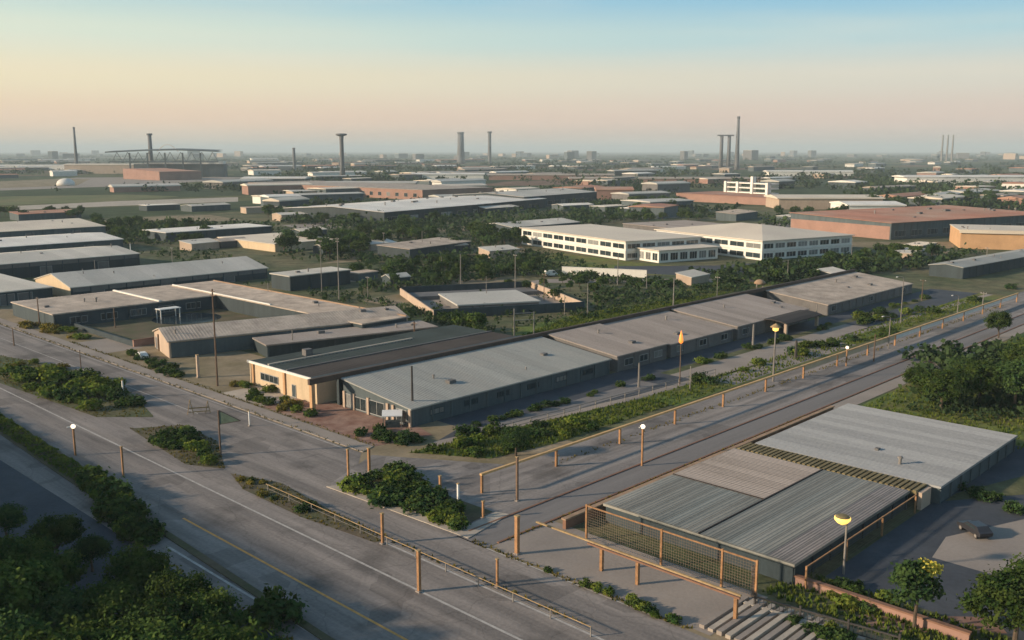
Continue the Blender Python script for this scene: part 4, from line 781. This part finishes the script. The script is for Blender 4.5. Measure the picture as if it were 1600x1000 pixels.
GROVES = [
 (pix((440,378),(600,366),(605,388),(520,414),(440,402)),24,5,(.9,1.3),'leafy tree in the clump left of the twin pole','clump left of centre'),
 (pix((610,366),(812,366),(815,392),(700,390),(620,378)),26,5,(.9,1.3),'dark tree in the belt before the curved shed','belt before the curved shed'),
 (pix((545,428),(720,410),(850,418),(880,432),(800,432),(640,452),(560,455)),34,5,(.55,.85),'small dark tree in the scrub left of the office','scrub left of the office'),
 (pix((1140,430),(1300,412),(1400,392),(1500,398),(1340,432),(1200,446)),30,5,(.6,.95),'dark bushy tree in the belt right of the office','belt right of the office'),
 (pix((965,318),(1062,315),(1075,332),(985,336)),20,6,(1.0,1.35),'tall dark tree in the clump before the red roofed works','clump before the red roofs'),
 (pix((1330,318),(1600,308),(1620,322),(1500,326),(1340,330)),30,8,(1.2,1.7),'dark tree in the wood at the right behind the red hall','wood behind the red hall'),
 (pix((130,352),(330,350),(330,385),(230,392),(170,372)),24,6,(.8,1.1),'bushy tree between the left sheds','trees between the left sheds'),
 (pix((400,332),(590,345),(700,350),(640,356),(420,345)),26,7,(.9,1.2),'tree in the green belt before the white factory','belt before the white factory'),
 (pix((1250,336),(1330,336),(1330,342),(1200,342)),8,7,(.9,1.2),'tree behind the hip-roofed office block','trees behind the office'),
 (pix((760,452),(900,440),(980,446),(940,470),(930,480)),10,6,(.4,.6),'low tree beyond the walled yard','trees beyond the walled yard'),
 (pix((940,345),(1100,338),(1120,345),(960,352)),12,7,(.8,1.1),'tree in the belt behind the brown annex','belt behind the annex'),
 (pix((0,336),(130,332),(150,342),(0,346)),12,8,(.9,1.2),'tree in the far belt behind the left sheds','belt behind the left sheds'),
]
for k, (poly, n, gap, (s0,s1), lb, gp_) in enumerate(GROVES):
    for i, (x, y) in enumerate(scatter(poly, n, 300+k, gap)): tree('mid%d'%(i%4), x, y, random.uniform(s0,s1), lb, gp_)
SINGLE = [('mid0',745,525,.85,'rounded green tree at the end of the dark roofed building'),('mid2',722,518,.7,'small tree left of the rounded green one by the dark roof'),
 ('near1',806,712,.62,'leafy tree on the grassy mound at the start of the boulevard'),('near0',1560,528,.75,'spreading single tree beyond the far side of the boulevard'),
 ('near2',1470,640,1.0,'broad dark tree at the front of the lawn clump'),('near0',1530,632,1.1,'tallest dark tree in the lawn clump'),('near1',1585,640,1.15,'dark tree of the lawn clump at the picture edge'),
 ('near2',1600,590,.95,'dark tree at the back of the lawn by the picture edge'),('near1',1500,600,.7,'small dark tree behind the lawn clump'),('near0',1430,612,.55,'low tree at the left end of the lawn clump'),
 ('near2',1585,1010,.95,'dark leafy tree cut off by the bottom right corner'),('near0',1625,985,.9,'dark tree just at the right edge below the parking')]
for k, px, py, s, lb in SINGLE: tree(k, *at(px,py), s, lb, None)
for x, y, s in ((160,30,1.1),(172,22,1.2),(182,40,1.0),(200,50,1.0),(215,44,1.1)): tree('near2', x, y, s, 'dark tree at the back of the lawn by the picture edge', 'lawn edge trees')
# yellow flowering tree
fx, fy = at(1428,985); ft = tag(empty('flowering_tree',(fx,fy,0)),'small tiered tree with yellow blossom patch beside the garden','tree')
link('trunk', trunk_mesh('trunk',3.4,.16,1.8,4.6,1.6,77,5), ft); link('crown', crown_mesh('crown',M['leaf_b'],2.9,2.7,1.3,4.4,60,26,.45,.6,78,6,-.8), ft); link('blossom', crown_mesh('blossom',M['bloom'],1.6,1.3,.55,6.1,26,16,.42,.35,79,4,-.5), ft, (.7,-.4,0)); link('upper_crown', crown_mesh('upper_crown',M['leaf_b'],1.6,1.5,.7,6.0,40,24,.5,.6,80,4,-.6), ft, (-.5,.3,0))
# rough grass blades on the green sheets
def tufts(name, polys, n, s, m, seed):
    g = random.Random(seed); b = MB()
    for poly, k in zip(polys, n):
        for x, y in scatter(poly, k, g.random()):
            for q in range(3):
                t = g.uniform(0,6.28); h = s*g.uniform(.5,1.3); dx, dy = math.cos(t)*s*.35, math.sin(t)*s*.35; ox, oy = g.uniform(-.2,.2), g.uniform(-.2,.2)
                b.face((x-dx,y-dy,.02),(x+dx,y+dy,.02),(x+ox,y+oy,h))
    return tag(b.build(name, m), 'rough grass tufts on the lawns' if name == 'grass_tufts' else 'dry weeds along the kerbs and medians', 'grass', kind='stuff')
tufts('grass_tufts', [[(151,36),(250,36),(250,69),(166,69),(151,66)], [(88.5,107),(97,105.6),(139,100.2),(139,94),(107,94),(95,96)], rect(139,93.5,300,100.5), rect(83.8,23,91.5,45), pix((800,530),(1040,482),(1150,455),(900,492))], [4200,1800,1800,900,2600], .5, M['leaf_g'], 5)
tufts('verge_weeds', [rect(65.6,54,66.4,96), rect(83.6,112,84.4,300), rect(71.9,46,72.8,76), rect(44.2,60,45,104), rect(75,73.0,150,73.4), rect(100,87,300,88.2), rect(86.6,113,87.6,230), pix((203,670),(285,664),(340,690),(352,733),(290,726)), pix((-40,548),(100,574),(190,600),(235,645),(240,652),(150,652),(60,620),(-40,585)), pix((360,740),(440,755),(600,845),(585,848),(470,808),(380,765))], [160,420,140,140,150,420,320,500,1500,260], .32, M['leaf_y'], 8)
# ---------------------------------------------------------------- the plain beyond
KEEP = [pix((-80,284),(-80,304),(140,298),(240,293),(410,281),(400,273),(120,274)), pix((-60,303),(-60,336),(180,328),(380,319),(380,306),(200,301)), pix((1060,298),(1345,304),(1350,336),(1075,330)), pix((-60,300),(430,300),(430,343),(-60,350))]
for (px, py, w, d, h, rm) in MIDS:
    ox, oy = at(px,py); KEEP.append(rect(ox-6,oy-6,ox+w+3,oy+d+3))
for q in SHEDS:
    (ox, oy), w, d, a = q[2], q[3], q[4], R(q[6]); KEEP.append([(ox+u*math.cos(a)-v*math.sin(a), oy+u*math.sin(a)+v*math.cos(a)) for u, v in ((-8,-8),(w+8,-8),(w+8,d+8),(-8,d+8))])
free = lambda p: not any(inpoly(p, k) for k in KEEP)
def polar(px, d):
    a = math.atan2(800-px, math.hypot(F,265)); t = YAW + a; k = d/math.cos(a); return (k*math.cos(t), k*math.sin(t))
unit_w = {m: MB().box(-.5,-.5,0,.5,.5,1).mesh('wall', M[m]) for m in ('wall_white','wall_grey','wall_beige','wall_dark','wall_brick','wall_metal')}
unit_r = {m: MB().prism([(-.52,0),(.52,0),(.52,.35),(0,1),(-.52,.35)],-.52,.52).mesh('roof', M[m]) for m in ('roof_white','roof_pale','roof_tan','roof_red','roof_cream')}
rd = random.Random(42)
COLN = {'wall_white':'white','wall_grey':'grey','wall_beige':'beige','wall_dark':'dark','wall_brick':'brick-red','wall_metal':'blue-grey'}; RFN = {'roof_white':'white','roof_pale':'pale grey','roof_tan':'tan','roof_red':'red','roof_cream':'cream'}
def far_building(px, d, w, dp, h, rh, wm, rm, rot, label=None, group='far buildings on the plain', name='distant_shed'):
    x, y = polar(px, d); o = tag(empty(name,(x,y,0),rot), label or 'far-off %s shed with %s roof on the plain' % (COLN[wm],RFN[rm]), 'building', group)
    link('wall', unit_w[wm], o, scale=(w,dp,h)); link('roof', unit_r[rm], o, (0,0,h+.05), scale=(w,dp,rh)); return o
for i in range(240):
    d = 620*math.exp(rd.random()*2.0); px = rd.uniform(-60,1660)
    if not free(polar(px,d)) or (d < 760 and (px > 1230 or 800 < px < 960)): continue
    wm = rd.choice(['wall_white','wall_grey','wall_dark','wall_metal','wall_metal','wall_dark','wall_beige','wall_brick']); rm = rd.choice(['roof_white','roof_pale','roof_pale','roof_tan','roof_cream','roof_red'])
    far_building(px, d, rd.uniform(18,60)*(1+d/2500), rd.uniform(14,34), rd.uniform(5,9), rd.uniform(1,3), wm, rm, rd.uniform(-.3,.3))
for i in range(70):       # hazy town on the horizon
    d = rd.uniform(4500,9500); px = rd.uniform(-40,1640); h = rd.choice([14,18,22,28,38])*rd.uniform(.7,1.2)
    wm = rd.choice(['wall_grey','wall_grey','wall_beige','wall_metal','wall_dark']); far_building(px, d, rd.uniform(20,90), rd.uniform(20,60), h, 1.5, wm, 'roof_pale', rd.uniform(-.5,.5), 'hazy %s block of the town on the horizon' % COLN[wm], 'town on the horizon', 'distant_block')
for px, d, w, h, wm, rm, lb in [(60,2300,420,9,'wall_white','roof_white','long white roofed warehouse far off at the left edge'),(165,1900,150,17,'wall_beige','roof_cream','cream blockish works far off left of the roofed stand'),(1525,1250,190,11,'wall_white','roof_white','bright white long warehouse far off at right'),(1265,1750,150,7,'wall_white','roof_white','thin white warehouse far off right of the twin chimneys'),(1290,760,80,8,'wall_beige','roof_cream','cream and pink low block behind the red roofed works'),(1360,700,40,6,'wall_white','roof_white','little white roofed hut in the wood at right'),(580,1100,100,8,'wall_dark','roof_pale','dark wide shed far off left of centre'),(960,900,34,9,'wall_brick','roof_red','small pink roofed house right of the blue factory wall'),(860,1500,190,7,'wall_brick','roof_tan','long brown-red shed far off in the centre'),(1040,1350,260,6,'wall_brick','roof_tan','very long brown shed below the twin chimneys'),(700,1500,110,8,'wall_white','roof_white','bright white shed far off left of the thick chimney'),(430,1250,80,9,'wall_dark','roof_white','white roofed far shed below the slim dark chimney')]:
    far_building(px, d, w, 40, h, 2.5, wm, rm, YAW-math.pi/2+rd.uniform(-.06,.06), lb, None, 'distant_warehouse')
# chimneys and towers
def chimney(px, d, yt, r0, r1, label, rim=1.25, name='chimney'):
    x, y = polar(px, d); h = CAM_H + (238-yt)*d/1508; o = tag(empty(name,(x,y,0)), label, 'chimney')
    r0 *= .82; r1 *= .82; MB().lathe([(r0*1.25,0),(r0,h*.12),((r0+r1)/2,h*.5),(r1,h*.97)],14).build('shaft', M['stack'], o, smooth=True); MB().lathe([(r1*rim,h*.955),(r1*rim*1.06,h*.975),(r1*rim,h)],14).build('rim', M['stack'], o); return o
chimney(1152,2300,186,7,3.6,'tallest dark chimney on the horizon, right of centre'); 
x, y = polar(1133,2300); tw = tag(empty('twin_tower',(x,y,0),YAW-math.pi/2),'pair of dark columns joined by a top slab beside the tallest chimney','tower'); hh = CAM_H+(238-214)*2300/1508
for q in (-9,9): MB().lathe([(5.2,0),(4.2,hh*.5),(4.0,hh-3)],12,(q,0)).build('column', M['stack'], tw, smooth=True)
MB().box(-19,-5,hh-3,19,5,hh).build('top_slab', M['stack'], tw)
chimney(720,3300,210,16,12.5,'thick short dark chimney on the horizon in the centre',1.15); chimney(765,3300,209,7.5,6.5,'thin dark chimney beside the thick one',1.5)
chimney(118,1900,202,4.2,2.2,'thin tall mast-like chimney on the horizon at left',1.1); chimney(459,2000,234,4,3.4,'slim dark chimney left of the mushroom tower',1.1); chimney(235,1700,212,5,3.8,'dark stub chimney above the roofed stand at left',1.5)
x, y = polar(534,1480); mt = tag(empty('mushroom_tower',(x,y,0)),'water tower with flat mushroom cap left of centre','tower'); hh = CAM_H+(238-212)*1480/1508
MB().lathe([(5,0),(3.2,hh*.3),(3.0,hh*.85),(3.6,hh-4)],12).build('shaft', M['stack'], mt, smooth=True); MB().lathe([(3.6,hh-4.2),(8.6,hh-2.6),(8.6,hh-.6),(5,hh)],16).build('cap', M['stack'], mt)
x, y = polar(1480,4200)
for q in range(3):
    xx, yy = polar(1472+q*8,4200); ms_ = tag(empty('far_mast',(xx,yy,0)), ('leftmost','middle','rightmost')[q]+' of three faint masts on the horizon at right','mast')
    MB().tube([(0,0,0),(0,0,CAM_H+(238-214)*4200/1508)],[5,3],6).build('shaft', M['steel'], ms_)
# roofed stand on columns with arches, far left
x, y = polar(262,1650); st = tag(empty('roofed_stand',(x,y,0),YAW-math.pi/2),'wide dark stand roof on thin columns with white arch far at left','stand')
b_ = MB()
for (xa,za),(xb,zb) in (((-100,43),(-30,46)),((-30,46),(20,47)),((20,47),(90,44.5))): b_.face((xa,-18,za),(xb,-18,zb),(xb,18,zb+1.5),(xa,18,za+1.5)); b_.face((xa,-18,za-2),(xb,-18,zb-2),(xb,-18,zb),(xa,-18,za)); b_.face((xa,18,za-.5),(xa,-18,za-2),(xb,-18,zb-2),(xb,18,zb-.5))
b_.build('stand_roof', M['wall_metal'], st)
for q in (-60,-30,0,30,60): MB().box(q-1.0,-16,0,q+1.0,-13.5,41).build('column', M['wall_metal'], st)
for q in range(-5,5):
    MB().tube([(q*18,-15,26),(q*18+9,-15,42)],[.45,.45],4).build('brace', M['wall_metal'], st); MB().tube([(q*18+9,-15,42),(q*18+18,-15,26)],[.45,.45],4).build('brace', M['wall_metal'], st)
MB().box(-95,-16,25,90,-14,27).build('girder', M['wall_metal'], st)
MB().box(-40,-4,22,95,12,27).build('terrace', M['wall_white'], st); MB().box(-60,0,0,95,18,22).build('base', M['wall_metal'], st)
for s_ in (-1,):
    pts = [(-18+36*t/10,0,43+12*math.sin(math.pi*t/10)) for t in range(11)]; MB().tube(pts,[.7]*11,6).build('arch', M['whitemetal'], st)
x, y = at(103,290); dm = tag(empty('domed_tank',(x,y,0)),'white domed tank on the pale yard at far left','tank'); MB().lathe([(11,0),(11,3),(10,5.5),(7,8),(3,9.2),(.2,9.5)],18).build('dome', M['roof_white'], dm, smooth=True)
# belts of far trees: one mass each, nobody could count them
def far_trees(name, spots, seed, label):
    g = np.random.default_rng(seed); sp_ = np.array(spots); n = len(sp_); k = 12
    c = np.repeat(sp_,k,0); sc = c[:,2:3]
    p = np.concatenate([c[:,:2]+g.normal(size=(n*k,2))*sc*.32, np.abs(g.normal(.55,.25,size=(n*k,1)))*sc],1)
    out = g.normal(size=p.shape)+np.array([0,0,.6]); out /= np.linalg.norm(out,axis=1)[:,None]; a = np.cross(out,g.normal(size=p.shape)); a /= np.linalg.norm(a,axis=1)[:,None]; b = np.cross(out,a); s = sc*g.uniform(.3,.6,size=(n*k,1))
    q = np.stack([p-a*s*.5,p-b*s*.45,p+a*s*.5,p+b*s*.45],1).reshape(-1,3); q[:,2] = np.maximum(q[:,2],.05)
    me = bpy.data.meshes.new(name); m_ = len(p); me.vertices.add(m_*4); me.vertices.foreach_set('co', q.astype(np.float32).ravel()); me.loops.add(m_*4); me.loops.foreach_set('vertex_index', np.arange(m_*4,dtype=np.int32)); me.polygons.add(m_); me.polygons.foreach_set('loop_start', np.arange(0,m_*4,4,dtype=np.int32)); me.polygons.foreach_set('loop_total', np.full(m_,4,dtype=np.int32)); me.update(); me.materials.append(M['leaf_far'])
    return tag(link(name, me), label, 'trees', kind='stuff')
sp1, sp2 = [], []
for i in range(300):
    d = 700*math.exp(rd.random()*2.6); px = rd.uniform(-80,1680); ln_ = rd.uniform(30,160)*(1+d/2500); wd = rd.uniform(6,25)*(1+d/3000); a = YAW+math.pi/2+rd.uniform(-.5,.5); x, y = polar(px,d)
    for j in range(int(ln_*wd/max(60,d*.14))+6):
        u, v = rd.uniform(-.5,.5)*ln_, rd.uniform(-.5,.5)*wd; X, Y = x+u*math.cos(a)-v*math.sin(a), y+u*math.sin(a)+v*math.cos(a)
        if free((X,Y)): (sp1 if d < 1500 else sp2).append((X,Y,rd.uniform(4.5,7.5) if d < 1200 else rd.uniform(6,11)))
far_trees('tree_belts', sp1, 1, 'dark belts of trees across the plain beyond the factories'); far_trees('horizon_woods', sp2, 2, 'hazy woods along the horizon')
# dense undergrowth between the yards: one mass
def undergrowth(name, polys, seed, label):
    spots = []; r_ = random.Random(seed)
    for poly, n, s0, s1 in polys: spots += [(x, y, r_.uniform(s0,s1)) for x, y in scatter(poly, n, r_.random()) if free((x,y))]
    return far_trees(name, spots, seed, label)
undergrowth('undergrowth', [(pix((540,432),(720,408),(850,416),(885,432),(800,434),(640,455),(560,458)),420,1.5,3.2),(pix((420,362),(600,352),(810,360),(815,388),(700,388),(600,385),(520,415),(430,405)),420,1.6,4),(pix((130,352),(330,346),(420,366),(330,368),(260,385),(170,380)),260,1.5,3.5),
  (pix((1140,432),(1300,410),(1400,388),(1540,396),(1400,425),(1200,448)),420,1.5,3.2),(pix((590,475),(700,490),(790,520),(760,525),(650,500)),90,1.0,2.0),(pix((870,430),(1180,446),(1170,458),(880,440)),160,1.2,2.4),(pix((400,330),(600,346),(720,352),(900,338),(960,350),(820,366),(600,362),(420,348)),420,2,5),
  (pix((1320,318),(1620,300),(1620,330),(1500,328),(1330,334)),420,3,7),(pix((960,318),(1066,316),(1080,334),(1000,338)),260,2.5,5),(pix((1070,336),(1330,339),(1230,345),(1080,342)),160,1.5,3),(pix((800,520),(1040,478),(1150,452),(1330,428),(1180,440),(930,485),(800,508)),150,.8,1.8),(pix((560,500),(800,450),(950,450),(1100,460),(900,500),(790,520)),160,.8,2),(pix((100,395),(330,392),(420,420),(330,425),(240,400)),90,1,2.5),(pix((700,395),(870,400),(960,425),(860,432),(720,408)),160,1.2,2.8),(pix((1410,625),(1470,600),(1600,585),(1620,650),(1480,645)),130,1.2,3),(pix((1340,284),(1630,278),(1630,316),(1500,314),(1345,320)),620,5,9),(pix((790,268),(1060,264),(1060,292),(960,300),(800,282)),300,4,8),(pix((380,272),(760,268),(760,282),(560,288),(390,284)),260,4,7),(pix((-40,260),(190,258),(180,272),(-40,276)),320,4,8),(pix((380,318),(470,316),(600,338),(560,342),(400,332)),160,2.5,5),(pix((900,318),(970,314),(990,345),(920,350),(880,330)),160,2.5,5),(pix((0,334),(430,322),(430,328),(0,341)),200,1.5,3),(pix((380,322),(600,336),(900,332),(1000,322),(1060,330),(1000,346),(860,352),(620,360),(420,350)),420,3,6),(pix((560,400),(720,392),(860,398),(860,410),(700,412),(560,425)),200,2,4),(pix((170,352),(420,352),(440,366),(330,372),(250,386),(190,384)),240,2.5,5),(pix((1060,434),(1330,408),(1500,402),(1480,416),(1260,442),(1080,450)),320,2,4.5),(pix((930,450),(1140,452),(1180,446),(1000,480),(930,490)),160,1,2.4),(pix((1180,350),(1250,346),(1330,352),(1330,372),(1260,362)),100,2.5,5),(pix((1410,560),(1600,540),(1620,600),(1480,615)),150,1.5,3.2),(pix((1400,640),(1620,625),(1620,660),(1540,662)),80,.8,1.6),(pix((380,448),(450,440),(600,470),(640,488),(560,478)),100,1,2)], 9, 'dense green undergrowth between the yards and sheds')
# ---------------------------------------------------------------- haze
hz = MB().box(-3900,-3900,-1,25900,25900,150); hm = bpy.data.materials.new('haze'); hm.use_nodes = True; t = hm.node_tree; t.nodes.clear()
pvn = t.nodes.new('ShaderNodeVolumePrincipled'); pvn.inputs['Color'].default_value = (.80,.93,.98,1); pvn.inputs['Density'].default_value = .00011; pvn.inputs['Anisotropy'].default_value = .0
om = t.nodes.new('ShaderNodeOutputMaterial'); t.links.new(pvn.outputs[0], om.inputs['Volume'])
hzo = hz.build('haze', hm); tag(hzo, 'thin evening haze over the plain', 'haze', kind='stuff'); hzo.display_type = 'WIRE'

# ---------------------------------------------------------------- say which one of alike things each is
def px_of(o):
    x, y, z = o.location; d = x*fw[0]+y*fw[1]; r_ = x*rt[0]+y*rt[1]; h = z-CAM_H; return 800+F*r_/(d*cp-h*sp)
ONES = ['','first','second','third','fourth','fifth','sixth','seventh','eighth','ninth','tenth','eleventh','twelfth','thirteenth','fourteenth','fifteenth','sixteenth','seventeenth','eighteenth','nineteenth']
TENS = ['','','twent','thirt','fort','fift','sixt','sevent','eight','ninet']
def nth(n):
    if n < 20: return ONES[n]
    return TENS[n//10]+'ieth' if n % 10 == 0 else TENS[n//10]+'y-'+ONES[n%10]
same = {}
for o in list(S.objects):
    if o.parent is None and 'label' in o and o.get('kind') is None: same.setdefault(o['label'], []).append(o)
for lb, os_ in same.items():
    if len(os_) < 2: continue
    os_.sort(key=px_of)
    for i, o in enumerate(os_): o['label'] = '%s, %s from the left' % (lb, nth(i+1)) if i else lb + ', leftmost one'
